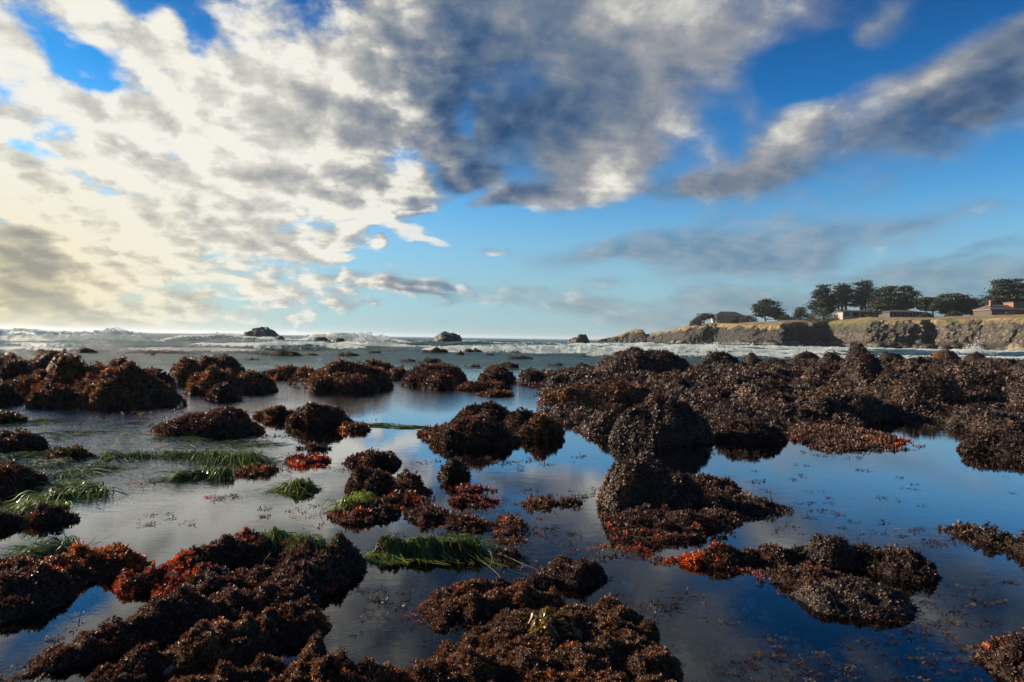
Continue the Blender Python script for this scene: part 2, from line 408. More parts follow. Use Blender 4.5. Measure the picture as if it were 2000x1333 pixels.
# ------------------------------------------------------------------ height fields made of mounds and ridges
SINK = 0.14
def Ell(cx, cy, a, b, rot, h): return ('E', cx, cy, a, b, rot, h)
def dome(pl, pr, base, top, ratio=0.7, hs=1.0, rot=0):
    "mound whose near foot stands at row `base` and whose crest reaches row `top`"
    g0 = ground((pl + pr) / 2, base); a = (pr - pl) / 2 / FPX * g0.y * 1.02
    b = a * ratio
    for _ in range(3):
        yc = g0.y + b * .9; a = (pr - pl) / 2 / FPX * yc; b = a * ratio
    c0 = atdist((pl + pr) / 2, 700, yc)
    h = CAM_H + (hor((pl + pr) / 2) - top) / FPX * yc
    return Ell(c0.x, yc, a, b, rot, max(h * hs - .003 * yc, .03))
def mat_(pl, pr, near, far, h, rot=0):
    "low mass whose footprint runs from row `near` to row `far`"
    g1, g2 = ground((pl + pr) / 2, near), ground((pl + pr) / 2, far)
    yc = (g1.y + g2.y) / 2
    return Ell((g1.x + g2.x) / 2, yc, (pr - pl) / 2 / FPX * yc, (g2.y - g1.y) / 2, rot, h)
def ridge(x1, y1, x2, y2, r1, r2, h1, h2):
    g1, g2 = ground(x1, y1), ground(x2, y2); return ('S', g1.x, g1.y, g2.x, g2.y, r1, r2, h1, h2)
def field(prims, rough=0.12, seed=0, lump=1.0, freq=None, pw=.52):
    qe = 1.0 / pw
    ext = max((p_[3] if p_[0] == 'E' else max(p_[5], p_[6]) * 1.4) for p_ in prims)
    fr = freq or 1.6 / max(ext, .12)
    def H(x, y):
        wx = x + fbm(x * fr, y * fr, oct=3, seed=seed) * ext * .22 * lump
        wy = y + fbm(x * fr + 31, y * fr, oct=3, seed=seed + 5) * ext * .22 * lump
        s = np.zeros_like(x)
        for p_ in prims:
            if p_[0] == 'E':
                _, cx, cy_, a, b, rot, h = p_
                c_, s_ = math.cos(math.radians(rot)), math.sin(math.radians(rot))
                u, v = (wx - cx) * c_ + (wy - cy_) * s_, -(wx - cx) * s_ + (wy - cy_) * c_
                r2 = (u / a) ** 2 + (v / b) ** 2; hh = h
            else:
                _, x1, y1, x2, y2, ra, rb, h1, h2 = p_
                dx_, dy_ = x2 - x1, y2 - y1; L = dx_ * dx_ + dy_ * dy_ + 1e-9
                tt = np.clip(((wx - x1) * dx_ + (wy - y1) * dy_) / L, 0, 1)
                rr = ra + (rb - ra) * tt; hh = h1 + (h2 - h1) * tt
                r2 = ((wx - x1 - tt * dx_) ** 2 + (wy - y1 - tt * dy_) ** 2) / rr ** 2
            # r2 = 1 is the waterline
            q0 = (SINK / (hh + SINK)) ** qe; q = np.clip(1 - r2 * (1 - q0) * 1.12, 0, 1)
            s = s + ((hh + SINK) * q ** pw) ** 5
        z = s ** .2
        nz = fbm(x * fr * 2.4, y * fr * 2.4, oct=4, seed=seed + 9)
        rg = fbm(x * fr * 1.7 + 7, y * fr * 1.7, oct=4, seed=seed + 19, ridged=True)
        z = z * (1 + nz * rough * 2.0 + (rg - .25) * rough * 1.3) / (1 + rough * .5) + np.abs(fbm(x * fr * 5, y * fr * 5, oct=3, seed=seed + 13)) * rough * .5 * np.minimum(z, .5)
        return z - SINK
    xs0 = min((p_[1] - max(p_[3], p_[4]) if p_[0] == 'E' else min(p_[1], p_[3]) - max(p_[5], p_[6])) for p_ in prims) - ext * .45 - .05
    xs1 = max((p_[1] + max(p_[3], p_[4]) if p_[0] == 'E' else max(p_[1], p_[3]) + max(p_[5], p_[6])) for p_ in prims) + ext * .45 + .05
    ys0 = min((p_[2] - max(p_[3], p_[4]) if p_[0] == 'E' else min(p_[2], p_[4]) - max(p_[5], p_[6])) for p_ in prims) - ext * .45 - .05
    ys1 = max((p_[2] + max(p_[3], p_[4]) if p_[0] == 'E' else max(p_[2], p_[4]) + max(p_[5], p_[6])) for p_ in prims) + ext * .45 + .05
    return H, (xs0, xs1, ys0, ys1)
NTUFT = [0]
def weed_rock(label, prims, pal='maroon', accent=0.1, name='seaweed_rock', cat='rock', kind='curl', rough=.12, dens=1.0, size=1.0, fringe=1.0, lump=1.0,
              seed=None, group=None, tint=(1, 1, 1), freq=None, bare=0.0, pw=.52, cut=0):
    seed = seed if seed is not None else (sum(map(ord, label)) % 977)
    rng = np.random.RandomState(seed)
    H, (x0, x1, y0, y1) = field(prims, rough, seed, lump, freq, pw)
    if cut:
        H0 = H
        H = lambda x, y: H0(x, y) - cut * sstep(fbm(x * .55 + 3, y * .33, oct=4, seed=seed + 61), .02, .42) - cut * .25 * sstep(fbm(x * 1.6, y * 1.0, oct=3, seed=seed + 67, ridged=True), .25, .6)
    yc = (y0 + y1) / 2; ynear = max(y0, 1.2)
    cell = min(max(ynear * .0055, .014), .22)
    nx, ny = int((x1 - x0) / cell) + 2, int((y1 - y0) / cell) + 2
    X, Y = np.meshgrid(np.linspace(x0, x1, nx), np.linspace(y0, y1, ny))
    Z = H(X, Y)
    keep = Z > -SINK * .98
    fm = keep[:-1, :-1] | keep[1:, :-1] | keep[:-1, 1:] | keep[1:, 1:]
    # keep the one connected body of rock
    lab = np.zeros(fm.shape, int); cur = 0; best = (0, 0); pad = fm.copy()
    for sy_, sx_ in zip(*np.nonzero(fm)):
        if lab[sy_, sx_]: continue
        cur += 1; st_ = [(sy_, sx_)]; lab[sy_, sx_] = cur; cnt_ = 0
        while st_:
            a_, b_ = st_.pop(); cnt_ += 1
            for c_, d2_ in ((a_ + 1, b_), (a_ - 1, b_), (a_, b_ + 1), (a_, b_ - 1)):
                if 0 <= c_ < fm.shape[0] and 0 <= d2_ < fm.shape[1] and fm[c_, d2_] and not lab[c_, d2_]:
                    lab[c_, d2_] = cur; st_.append((c_, d2_))
        best = max(best, (cnt_, cur))
    fm = lab == best[1]
    idx = np.arange(nx * ny).reshape(ny, nx)
    Q = np.stack([idx[:-1, :-1], idx[:-1, 1:], idx[1:, 1:], idx[1:, :-1]], -1)[fm]
    used = np.unique(Q); remap = np.zeros(nx * ny, int); remap[used] = np.arange(len(used))
    V = np.stack([X.ravel(), Y.ravel(), Z.ravel()], -1)[used]; Q = remap[Q]
    p0 = prims[0]
    loc = (p0[1], p0[2], 0) if p0[0] == 'E' else ((p0[1] + p0[3]) / 2, (p0[2] + p0[4]) / 2, 0)
    root = empty(name, loc); tag(root, label, cat, group)
    npmesh('rock', V, Q, m_rock, root, True, np.tile(np.array(tint), (len(V), 1)))
    # scatter by area of the slope
    gx = np.gradient(Z, axis=1) / ((x1 - x0) / (nx - 1)); gy = np.gradient(Z, axis=0) / ((y1 - y0) / (ny - 1))
    slope = np.sqrt(1 + gx ** 2 + gy ** 2)
    d_ = np.hypot(X, Y)
    sz = np.clip(d_ * .0042, .0145, .09) * size
    sp = np.clip(d_ * .0034, .0112, 1) / math.sqrt(dens)
    w = np.where(Z > -.015, 1.0, 0.0) * np.minimum(slope, 6)
    if bare: w = w * (fbm(X * 2.2, Y * 2.2, oct=3, seed=seed + 3) > -1 + bare * 1.6)
    # fringe lying on the water round the foot
    fr = np.where((Z <= -.015) & (Z > -SINK * .97), 1.0, 0.0) * sstep(fbm(X * 5, Y * 5, oct=3, seed=seed + 77) - .25 * sstep(-Z, SINK * .4, SINK), .0, .3) * .6 * fringe
    cellA = (x1 - x0) / (nx - 1) * (y1 - y0) / (ny - 1)
    lam = ((w + fr) * cellA / sp ** 2).ravel()
    cnt = rng.poisson(np.minimum(lam, 60))
    ii = np.repeat(np.arange(nx * ny), cnt); n = len(ii); NTUFT[0] += n
    if n:
        px_ = X.ravel()[ii] + rng.uniform(-.5, .5, n) * cell; py_ = Y.ravel()[ii] + rng.uniform(-.5, .5, n) * cell
        z_ = H(px_, py_)
        N_ = np.stack([-gx.ravel()[ii], -gy.ravel()[ii], np.ones(n)], -1)
        flat = z_ < -.01
        N_[flat] = np.array([0, 0, 1.]); N_ += rng.normal(0, .28, (n, 3))
        z_ = np.where(flat, rng.uniform(-.012, .008, n), z_)
        S_ = sz.ravel()[ii] * rng.uniform(.6, 1.5, n)
        Cc = colours(px_, py_, n, pal, accent, rng, scale=1.8 / max(.25, min(1.2, (x1 - x0) * .3)), seed=seed % 13)
        Pp = np.stack([px_, py_, z_], -1)
        if flat.any() and (~flat).any() and kind != 'flat':
            S_[flat] *= .8
        wd = tuft_mesh('seaweed', Pp, N_, S_, Cc, kind, root, rng)
        tag(wd, kind='stuff')
    return root, H

# ------------------------------------------------------------------ sea bed of the pools
m_bed, t, o_ = material("pool_bed")
g = geo(t)
ws = t.vm('ADD', g, t.vm('SCALE', t.vm('SUBTRACT', t.noise(g, 5.0, 3, 0.5, 0.0, True), (0.5, 0.5, 0.5)), 0.12))
vd = t.vor(ws, 15.0); vc = t.vor(ws, 15.0, 'F1', 'Color')
vd2 = t.vor(ws, 45.0)
n1 = t.noise(g, 1.1, 5, 0.6)
pat = t.step(n1, 0.42, 0.66)
c = t.mix(t.vm('DOT_PRODUCT', vc, (0.5, 0.5, 0.0)), (0.05, 0.05, 0.04), (0.26, 0.26, 0.20))
c = t.mix(t.step(vd, 0.25, 0.6), c, (0.012, 0.012, 0.010))
c = t.mix(pat, (0.010, 0.011, 0.010), c)
p = principled(t, Base_Color=c, Roughness=0.7)
t.link(t.bump(t.m('ADD', t.m('MULTIPLY', vd, -1.0), t.m('MULTIPLY', vd2, -0.3)), 0.8, 0.05), p.inputs['Normal'])
t.link(p.outputs[0], o_.inputs[0])

# ------------------------------------------------------------------ water: one sheet from the pools to the horizon
az_in = np.arange(-43, 43.01, 0.095); az_all = np.radians(np.concatenate([np.linspace(-88, -44, 12), az_in, np.linspace(44, 88, 12)]))
rr = [0.15, 1.0, 2, 4, 7, 11, 15, 18, 21]
r_ = 23.0
while r_ < 190: rr.append(r_); r_ += 0.11 + r_ * 0.0028
while r_ < 12000: rr.append(r_); r_ *= 1.035
rr = np.array(rr)
AZ, RR = np.meshgrid(az_all, rr)
WX, WY = RR * np.sin(AZ), RR * np.cos(AZ)
PXC = 1000 + FPX * np.tan(np.clip(AZ, -1.35, 1.35))
far = sstep(RR, 24, 52)
off = sstep(RR, 45, 110)
# swell and chop
Zs = np.zeros_like(WX)
rsw = np.random.RandomState(5)
for L_, A_ in ((34, .20), (23, .16), (15, .11), (11, .085), (7.5, .06), (5.2, .05), (3.4, .033), (2.3, .022), (1.5, .014)):
    for _ in range(2):
        th = rsw.normal(0, .38); ph = rsw.uniform(0, 6.28)
        k_ = 2 * PI / L_; s_ = np.sin((WX * math.sin(th) + WY * math.cos(th)) * k_ + ph + 1.6 * vnoise(WX / L_ / 2.2, WY / L_ / 2.2, seed=int(L_ * 3)))
        s_ = 1 - 2 * np.abs(s_) ** .8 if L_ < 9 else s_
        Zs += A_ * s_ * (1 if L_ < 8 else 1)
fade = np.exp(-np.maximum(RR - 400, 0) / 500)
Zs = Zs * (0.16 * sstep(RR, 22, 30) + .84 * off) * fade * sstep(np.abs(AZ), math.radians(60), math.radians(44))
foam = np.zeros_like(WX)
def crest(x0, x1, Yd, pts, wf=1.3, wb=5.0, foamy=1.0, jag=.22, seed=1, apron=6.0, slant=0.0):
    "a breaking wave: pts = (column, height) along its crest"
    r0, r1 = np.searchsorted(rr, Yd - 16), min(np.searchsorted(rr, (Yd + 22) * 1.45), len(rr))
    xs, hs = zip(*pts)
    Zv, fv = Zs[r0:r1], foam[r0:r1]; WX, WY, PXC = WX_[r0:r1], WY_[r0:r1], PXC_[r0:r1]
    Hc = np.interp(PXC, xs, hs, left=0, right=0)
    Hc = .85 * Hc * (1 + .22 * fbm(WX * .25, WX * 0 + seed, oct=4, seed=seed))
    yc = Yd + slant * (PXC - (x0 + x1) / 2) / 1000 + 2.2 * fbm(WX * .11, WX * 0 + seed * 3.3, oct=4, seed=seed + 50)
    u = WY - yc
    prof = np.where(u < 0, np.exp(-(u / wf) ** 2), np.exp(-(u / wb) ** 2))
    add = Hc * prof
    ft = fbm(WX * .35 + seed, WY * .35, oct=3, seed=seed + 7)
    fm = np.where(u < wb * .12, 1, 0) * sstep(u, -apron, -apron * .1) * sstep(Hc, .08, .35) * foamy * (1.0 + .6 * ft)
    fm = fm * .70 + np.where((u > -.9) & (u < wb * .22), 1, 0) * sstep(Hc, .1, .4) * foamy * (.9 + .5 * ft) * .75
    add = add + fm * .62 * jag * np.maximum(Hc, .3) * (fbm(WX * .9, WY * 1.1, oct=6, seed=seed + 21, gain=.66) * 1.5 + .3)
    spike = np.maximum(0, fbm(WX * 2.6, WY * .8, oct=4, seed=seed + 31, gain=.6)) ** 2 * np.exp(-(u / .8) ** 2) * Hc * .5 * foamy
    Zv[:] = Zv * (1 - .8 * np.clip(prof * sstep(Hc, 0, .5), 0, 1)) + add + spike
    fv[:] = np.maximum(fv, fm)
WX_, WY_, PXC_ = WX, WY, PXC
CRESTS = [
 (-80, 340, 96, [(-200, .8), (0, .9), (90, 1.0), (160, 1.0), (195, 1.4), (225, 1.6), (250, 1.4), (275, .9), (310, .5), (360, 0)], 1.6, 6, 1.6, .34, 1, 6),
 (-150, 180, 150, [(-300, 1.9), (-40, 2.2), (20, 2.35), (60, 2.1), (110, 1.85), (170, 1.7), (230, .9), (300, 0)], 2.8, 9, .75, .2, 2, 4),
 (330, 620, 135, [(300, 0), (360, 1.2), (420, 1.5), (470, 1.3), (540, .9), (620, .5), (680, 0)], 2.2, 7, .9, .25, 3, 4),
 (560, 780, 132, [(560, 0), (610, 1.5), (660, 1.9), (700, 2.0), (730, 1.9), (770, 1.1), (830, 0)], 2.0, 6, 1.15, .3, 4, 6),
 (640, 800, 82, [(600, 0), (650, .5), (690, .9), (715, 1.25), (740, .9), (790, .45), (840, 0)], 1.2, 4, 1.2, .35, 5, 5),
 (380, 700, 76, [(340, 0), (400, .45), (470, .55), (520, .75), (590, .8), (650, .65), (700, .35), (760, 0)], 1.2, 4.5, .95, .28, 6, 4),
 (-50, 560, 58, [(-100, .3), (60, .34), (200, .25), (300, .36), (420, .34), (500, .3), (560, 0)], .8, 3, .85, .35, 7, 3),
 (860, 1180, 74, [(800, 0), (860, .55), (930, .72), (1010, .72), (1080, .82), (1140, .9), (1180, .8), (1250, .3), (1300, 0)], 1.2, 4.5, 1.1, .3, 8, 5),
 (1180, 1560, 88, [(1130, 0), (1200, .7), (1260, .65), (1330, .9), (1400, .75), (1450, .9), (1540, .6), (1620, .6), (1700, 0)], 1.3, 5, .9, .25, 9, 6),
 (1150, 1750, 66, [(1100, 0), (1180, .45), (1300, .35), (1450, .5), (1550, .5), (1700, .4), (1800, .5), (1900, .5), (2100, .5)], 1.0, 4, .95, .3, 10, 4),
 (1150, 2100, 135, [(1050, 0), (1130, .7), (1250, 1.0), (1350, .8), (1420, 1.1), (1500, .9), (1600, .8), (1700, .9), (1900, .8), (2200, .8)], 1.8, 6, 1.0, .25, 11, 7),
 (800, 1100, 150, [(730, 0), (800, .7), (900, 1.1), (1000, .6), (1080, .8), (1130, 0)], 2, 7, .5, .2, 12, 4),
 (760, 900, 92, [(740, 0), (790, .5), (850, .45), (900, 0)], 1, 3, .9, .3, 13, 4),
 (0, 340, 72, [(-60, .2), (60, .3), (200, .25), (330, .2), (360, 0)], .9, 4, .7, .3, 14, 4),
]
for cc in CRESTS: crest(*cc)
# white caps and foam streaks
wc = sstep(fbm(WX * .16, WY * .10, oct=5, seed=70), .22, .5) * .42 * sstep(RR, 38, 60)
st = sstep(fbm(WX * .28 + .3 * WY, WY * .55, oct=5, seed=90, gain=.6), .14, .48) * .28 * sstep(RR, 26, 42)
right = sstep(PXC, 1050, 1250) * sstep(RR, 30, 45) * .14
foam = np.clip(np.maximum(foam, np.maximum(wc * sstep(Zs, -.05, .25), st) * (1 + right * 2)) + right * (fbm(WX * .3, WY * .3, oct=3, seed=95) + .4), 0, 1.2)
foam *= np.exp(-np.maximum(RR - 260, 0) / 260)
Zs = np.where(RR < 23, 0, Zs)
nr, nc = RR.shape
idx = np.arange(nr * nc).reshape(nr, nc)
Q = np.stack([idx[:-1, :-1], idx[:-1, 1:], idx[1:, 1:], idx[1:, :-1]], -1).reshape(-1, 4)
# back of the scene: a plain apron of the same water behind the viewpoint
V = np.stack([WX.ravel(), WY.ravel(), Zs.ravel()], -1)

m_water, t, o_ = material("sea_water")
g = geo(t); gx_, gy_, gz_ = t.sep(g)
dist = t.vm('LENGTH', g)
farm = t.step(dist, 20.0, 40.0)
# pool ripples: almost still near, livelier on the left and toward the sea
rip = t.noise(t.vm('MULTIPLY', g, (3.0, 6.5, 1.0)), 1.0, 4, 0.55)
rip2 = t.noise(t.vm('MULTIPLY', g, (14.0, 26.0, 1.0)), 1.0, 3, 0.6)
px_n = t.m('DIVIDE', gx_, t.m('ADD', t.m('MAXIMUM', gy_, 0.0), 0.1))
leftm = t.m('MULTIPLY', t.step(t.m('ADD', px_n, t.m('MULTIPLY', t.m('SUBTRACT', t.noise(g, 0.6, 3), 0.5), 0.5)), -0.30, -0.52), t.step(dist, 6.0, 8.5))
outm = t.step(dist, 12.0, 22.0)
ra = t.m('ADD', t.m('MULTIPLY', leftm, 0.55), t.m('MULTIPLY', outm, 0.42))
ra = t.m('ADD', ra, 0.012)
h_ = t.m('ADD', rip, t.m('MULTIPLY', rip2, 0.30))
chop = t.noise(t.vm('MULTIPLY', g, (1.6, 2.6, 1.0)), 1.0, 6, 0.62)
nrm = t.bump(h_, ra, 0.06)
nrm = t.bump(chop, t.m('MULTIPLY', farm, 1.0), 0.5, nrm)
fr = t.n.new('ShaderNodeFresnel'); fr.inputs['IOR'].default_value = 1.333; t.link(nrm, fr.inputs['Normal'])
frp = t.m('POWER', fr.outputs[0], t.m('MAXIMUM', t.step(fr.outputs[0], 0.05, 0.35, 0.95, 0.50), t.m('MULTIPLY', farm, 0.95)))
gl = t.n.new('ShaderNodeBsdfGlossy'); t.put(gl.inputs['Color'], (0.96, 0.97, 1.0)); t.put(gl.inputs['Roughness'], t.m('MULTIPLY_ADD', farm, 0.10, 0.012)); t.link(nrm, gl.inputs['Normal'])
tb = t.n.new('ShaderNodeBsdfTransparent'); t.put(tb.inputs[0], (0.78, 0.84, 0.80))
body = t.n.new('ShaderNodeBsdfDiffuse')
zc = t.ramp(t.lin(gz_, -0.3, 1.5), [(0.0, (0.022, 0.045, 0.036)), (0.45, (0.06, 0.115, 0.085)), (1.0, (0.15, 0.26, 0.17))])
t.put(body.inputs[0], zc)
bt = t.n.new('ShaderNodeBsdfTranslucent'); t.put(bt.inputs[0], zc)
bb = t.n.new('ShaderNodeMixShader'); bb.inputs[0].default_value = 0.5; t.link(body.outputs[0], bb.inputs[1]); t.link(bt.outputs[0], bb.inputs[2])
under = t.n.new('ShaderNodeMixShader'); t.put(under.inputs[0], farm); t.link(tb.outputs[0], under.inputs[1]); t.link(bb.outputs[0], under.inputs[2])
wat = t.n.new('ShaderNodeMixShader'); t.link(frp, wat.inputs[0]); t.link(under.outputs[0], wat.inputs[1]); t.link(gl.outputs[0], wat.inputs[2])
fa = attr(t, 'foam', 'Fac')
fn = t.noise(t.vm('MULTIPLY', g, (2.2, 1.6, 2.2)), 1.0, 8, 0.68)
fmask = t.step(t.m('ADD', fa, t.m('MULTIPLY', t.m('SUBTRACT', fn, 0.5), 1.5)), 0.46, 0.74)
fd = principled(t, Base_Color=t.ramp(t.noise(t.vm('MULTIPLY', g, (1.6, 0.8, 5.0)), 1.0, 7, 0.7), [(0.34, (0.70, 0.72, 0.70)), (0.5, (0.90, 0.90, 0.88)), (0.62, (0.97, 0.97, 0.95))]), Roughness=0.8)
fd.inputs['Subsurface Weight'].default_value = 0.0
t.link(t.bump(fn, 0.7, 0.4), fd.inputs['Normal'])
ft_ = t.n.new('ShaderNodeBsdfTranslucent'); t.put(ft_.inputs[0], (0.95, 0.95, 0.92))
fx = t.n.new('ShaderNodeMixShader'); fx.inputs[0].default_value = 0.6; t.link(fd.outputs[0], fx.inputs[1]); t.link(ft_.outputs[0], fx.inputs[2])
fin = t.n.new('ShaderNodeMixShader'); t.put(fin.inputs[0], fmask); t.link(wat.outputs[0], fin.inputs[1]); t.link(fx.outputs[0], fin.inputs[2])
t.link(fin.outputs[0], o_.inputs[0])
sea = npmesh('sea', V, Q, m_water, None, True, attrs={'foam': foam.ravel()})
tag(sea, kind='structure', label='blue green sea and still tide pools with white breakers', cat='water')

# bed: polar too, shelving away under the sea
rb = np.concatenate([np.arange(0.3, 12, 0.07), np.geomspace(12, 70, 60)])
ab = np.radians(np.arange(-86, 86.1, 0.5)); AB, RB = np.meshgrid(ab, rb)
BX, BY = RB * np.sin(AB), RB * np.cos(AB)
BZ = -.17 - .05 * fbm(BX * .9, BY * .9, oct=4, seed=3) + .025 * fbm(BX * 6, BY * 6, oct=3, seed=4) - sstep(RB, 14, 60) * 3.0
idx = np.arange(AB.size).reshape(AB.shape)
Q = np.stack([idx[:-1, :-1], idx[:-1, 1:], idx[1:, 1:], idx[1:, :-1]], -1).reshape(-1, 4)
bed = npmesh('sea_bed', np.stack([BX.ravel(), BY.ravel(), BZ.ravel()], -1), Q, m_bed, None, True)
tag(bed, kind='structure', label='dark pebbly bed under the clear pool water', cat='ground')
bvh_bed = lambda x, y: -.17 - .05 * fbm(x * .9, y * .9, oct=4, seed=3) + .025 * fbm(x * 6, y * 6, oct=3, seed=4)
# loose pebbles on the bed
def ico(sub=2):
    import bmesh
    bm = bmesh.new(); bmesh.ops.create_icosphere(bm, subdivisions=sub, radius=1.0)
    bm.verts.ensure_lookup_table()
    v = np.array([x.co[:] for x in bm.verts]); f = np.array([[q.index for q in fc.verts] for fc in bm.faces]); bm.free(); return v, f
ICO2, ICO3, ICO4 = ico(2), ico(3), ico(4)
m_peb, t, o_ = material("pool_pebbles")
c = t.vm('MULTIPLY', attr(t, 'tint'), t.ramp(t.noise(geo(t), 30, 4), [(0.3, (0.5, 0.5, 0.5)), (0.7, (1.4, 1.4, 1.35))]))
p = principled(t, Base_Color=c, Roughness=0.55); t.link(p.outputs[0], o_.inputs[0])
rng = np.random.RandomState(21); VV, FF, CC = [], [], []; off_ = 0
for i in range(2600):
    if rng.rand() < .8:
        cxp, cyp, sx_, sy_ = [(700, 1230, 90, 45), (1430, 1250, 150, 60), (1700, 1290, 160, 40), (350, 1290, 120, 40), (1350, 1150, 120, 50), (1900, 1290, 100, 40)][rng.randint(6)]
        gp = ground(cxp + rng.normal(0, sx_), min(1500, cyp + rng.normal(0, sy_)))
    else: gp = ground(rng.uniform(-100, 2100), rng.uniform(1080, 1420))
    s_ = rng.lognormal(math.log(.022), .45); s_ = min(s_, .07)
    v = ICO2[0] * np.array([s_ * rng.uniform(.8, 1.5), s_ * rng.uniform(.7, 1.1), s_ * rng.uniform(.4, .7)])
    v = v * (1 + .18 * vnoise(ICO2[0][:, 0] * 1.3 + i, ICO2[0][:, 1] * 1.3, ICO2[0][:, 2] * 1.3)[:, None])
    a = rng.uniform(0, 6.28); v = v @ np.array([[math.cos(a), math.sin(a), 0], [-math.sin(a), math.cos(a), 0], [0, 0, 1]])
    v = v + np.array([gp.x, gp.y, float(bvh_bed(np.array([gp.x]), np.array([gp.y]))[0]) + s_ * .3])
    b_ = rng.uniform(.08, .45); col = np.array([b_, b_ * rng.uniform(.88, 1.0), b_ * rng.uniform(.6, .9)])
    VV.append(v); FF.append(ICO2[1] + off_); off_ += len(v); CC.append(np.tile(col, (len(v), 1)))
tag(npmesh('pebbles', np.concatenate(VV), np.concatenate(FF), m_peb, None, True, np.concatenate(CC)), 'pale rounded pebbles lying under the clear pool water', 'pebbles', kind='stuff')

# ------------------------------------------------------------------ rocks
D_ = dome
T = []   # label, prims, options
def R_(label, *prims, **kw): T.append((label, list(prims), kw))
# --- large left mass
R_("largest rust brown weedy mound at the left, its pointed top above its neighbours", D_(110, 350, 798, 722, .8), D_(160, 265, 790, 699, .9), D_(230, 350, 790, 742, .8), pal='rust', accent=.08, rough=.26, pw=.7)
R_("knobbly weedy rock leaning against the left side of the largest mound", D_(88, 190, 790, 697, .7), D_(70, 150, 796, 745, .7), pal='rust', accent=.1, rough=.2, pw=.7)
R_("round dark weedy boulder near the left frame edge behind the rusty ridge", D_(-5, 62, 755, 699, .8), pal='dark', accent=.15, rough=.12)
R_("sloping rusty orange ridge of weed in front of the round dark boulder", D_(18, 140, 775, 724, .6), D_(60, 130, 790, 740, .6), pal='rust', accent=.26, rough=.2)
R_("small round weedy hump at the water edge below the sloping rusty ridge", D_(52, 98, 797, 762, .8), pal='rust', accent=.15)
R_("dark wet weedy block half out of frame at the left edge, touching pool", D_(-90, 40, 795, 748, .7), pal='dark', accent=.12)
R_("low brown rock crest behind the left boulders at the far left", D_(-60, 60, 722, 689, .6), pal='rust', accent=.1, rough=.2)
R_("low brown rock crest behind the knobbly mound", D_(45, 140, 718, 687, .6), pal='rust', accent=.1, rough=.25)
R_("dark peaked rock standing behind the gap left of the largest mound", D_(98, 136, 720, 687, .8), pal='rust', accent=.1, rough=.25)
R_("flat weedy shelf reaching right from the left mounds", D_(240, 350, 760, 718, .5), D_(300, 360, 795, 765, .6), pal='maroon', accent=.08)
# --- cone group
R_("brown weedy shoulder rock on the left side of the cone shaped rock", D_(330, 405, 752, 701, .8), pal='rust', accent=.1)
R_("cone shaped weedy rock with a rounded top left of centre", D_(372, 482, 745, 688, .8), pal='rust', accent=.06, rough=.12, pw=.7)
R_("tumbled orange brown weed in front of the cone shaped rock", D_(360, 500, 772, 718, .6), D_(440, 548, 768, 728, .6), pal='rust', accent=.16, rough=.18, pw=.7)
R_("dark knob of weed at the foot of the cone shaped rock", D_(405, 475, 784, 746, .7), pal='maroon', accent=.1)
R_("low weed bank joining the cone shaped rock to the big round rock", D_(505, 615, 742, 714, .5), D_(560, 640, 752, 716, .4), pal='rust', accent=.15)
# --- big round rocks
R_("big round weedy dome rock mirrored in the pool, left of centre", D_(592, 774, 764, 703, .8), pal='rust', accent=.08, rough=.09)
R_("dark bulge at the front foot of the big round dome rock, right side", D_(650, 738, 768, 729, .6), pal='maroon', accent=.08)
R_("small bulge at the front foot of the big round dome rock, left side", D_(600, 660, 766, 728, .6), pal='rust', accent=.15)
R_("low brown rock peeping out behind the big round dome rock", D_(698, 772, 732, 700, .6), pal='rust', accent=.08)
R_("low weedy lump between the two big dome rocks", D_(748, 805, 742, 714, .6), pal='rust', accent=.08)
R_("broad dark dome rock right of the big round one", D_(786, 924, 756, 709, .8), pal='maroon', accent=.06, rough=.09)
R_("smaller hump on the front of the broad dark dome rock", D_(820, 896, 760, 730, .6), pal='rust', accent=.06)
R_("helmet shaped dark rock right of the broad dark dome", D_(928, 1013, 750, 713, .8), pal='maroon', accent=.06, rough=.1)
R_("small pointed dark rock at the pool mouth left of the reef", D_(1010, 1066, 746, 719, .8), pal='dark', accent=.06)
R_("low weedy shelf in front of the helmet shaped rock", D_(888, 1008, 764, 744, .5), pal='rust', accent=.12)
R_("thin reddish weed strip floating at the foot of the helmet shaped rock", D_(935, 1002, 774, 761, .5), pal='rust', accent=.3, lump=1.3)
R_("flat patch of red weed under the small pointed rock", D_(1015, 1065, 754, 747, .5), pal='maroon', accent=.1)
# --- middle foreground left
R_("long flat topped weedy mound in the ruffled water left of centre", D_(303, 532, 852, 806, .55), D_(380, 500, 846, 802, .5), pal='maroon', accent=.05, size=1.05, rough=.08)
R_("smooth dark dome of weed in the pool below the big round rock", D_(556, 686, 836, 786, .7), pal='maroon', accent=.05, rough=.08)
R_("low rusty weed tail on the left of the smooth dark dome", D_(500, 585, 818, 792, .5), pal='rust', accent=.25)
R_("small flat red weed clump just right of the smooth dark dome", D_(662, 722, 842, 825, .5), pal='rust', accent=.45, size=1.2)
R_("dark weedy mound at the left frame edge above the bright surfgrass", D_(-30, 93, 886, 842, .7), pal='maroon', accent=.05)
R_("low dark mound at the left frame edge, highest of the three edge mounds", D_(-40, 54, 828, 805, .6), pal='olive', accent=.1)
R_("small dark weed hump between the left edge mounds and the pale pool", D_(92, 180, 898, 872, .6), pal='olive', accent=.12)
R_("dark mound surrounded by surfgrass at the left frame edge", D_(-50, 92, 968, 907, .6), pal='maroon', accent=.05)
R_("low maroon weed patch with grass at the left edge above the red weed bank", D_(20, 160, 1024, 988, .4), D_(-40, 60, 1030, 1000, .4), pal='maroon', accent=.1)
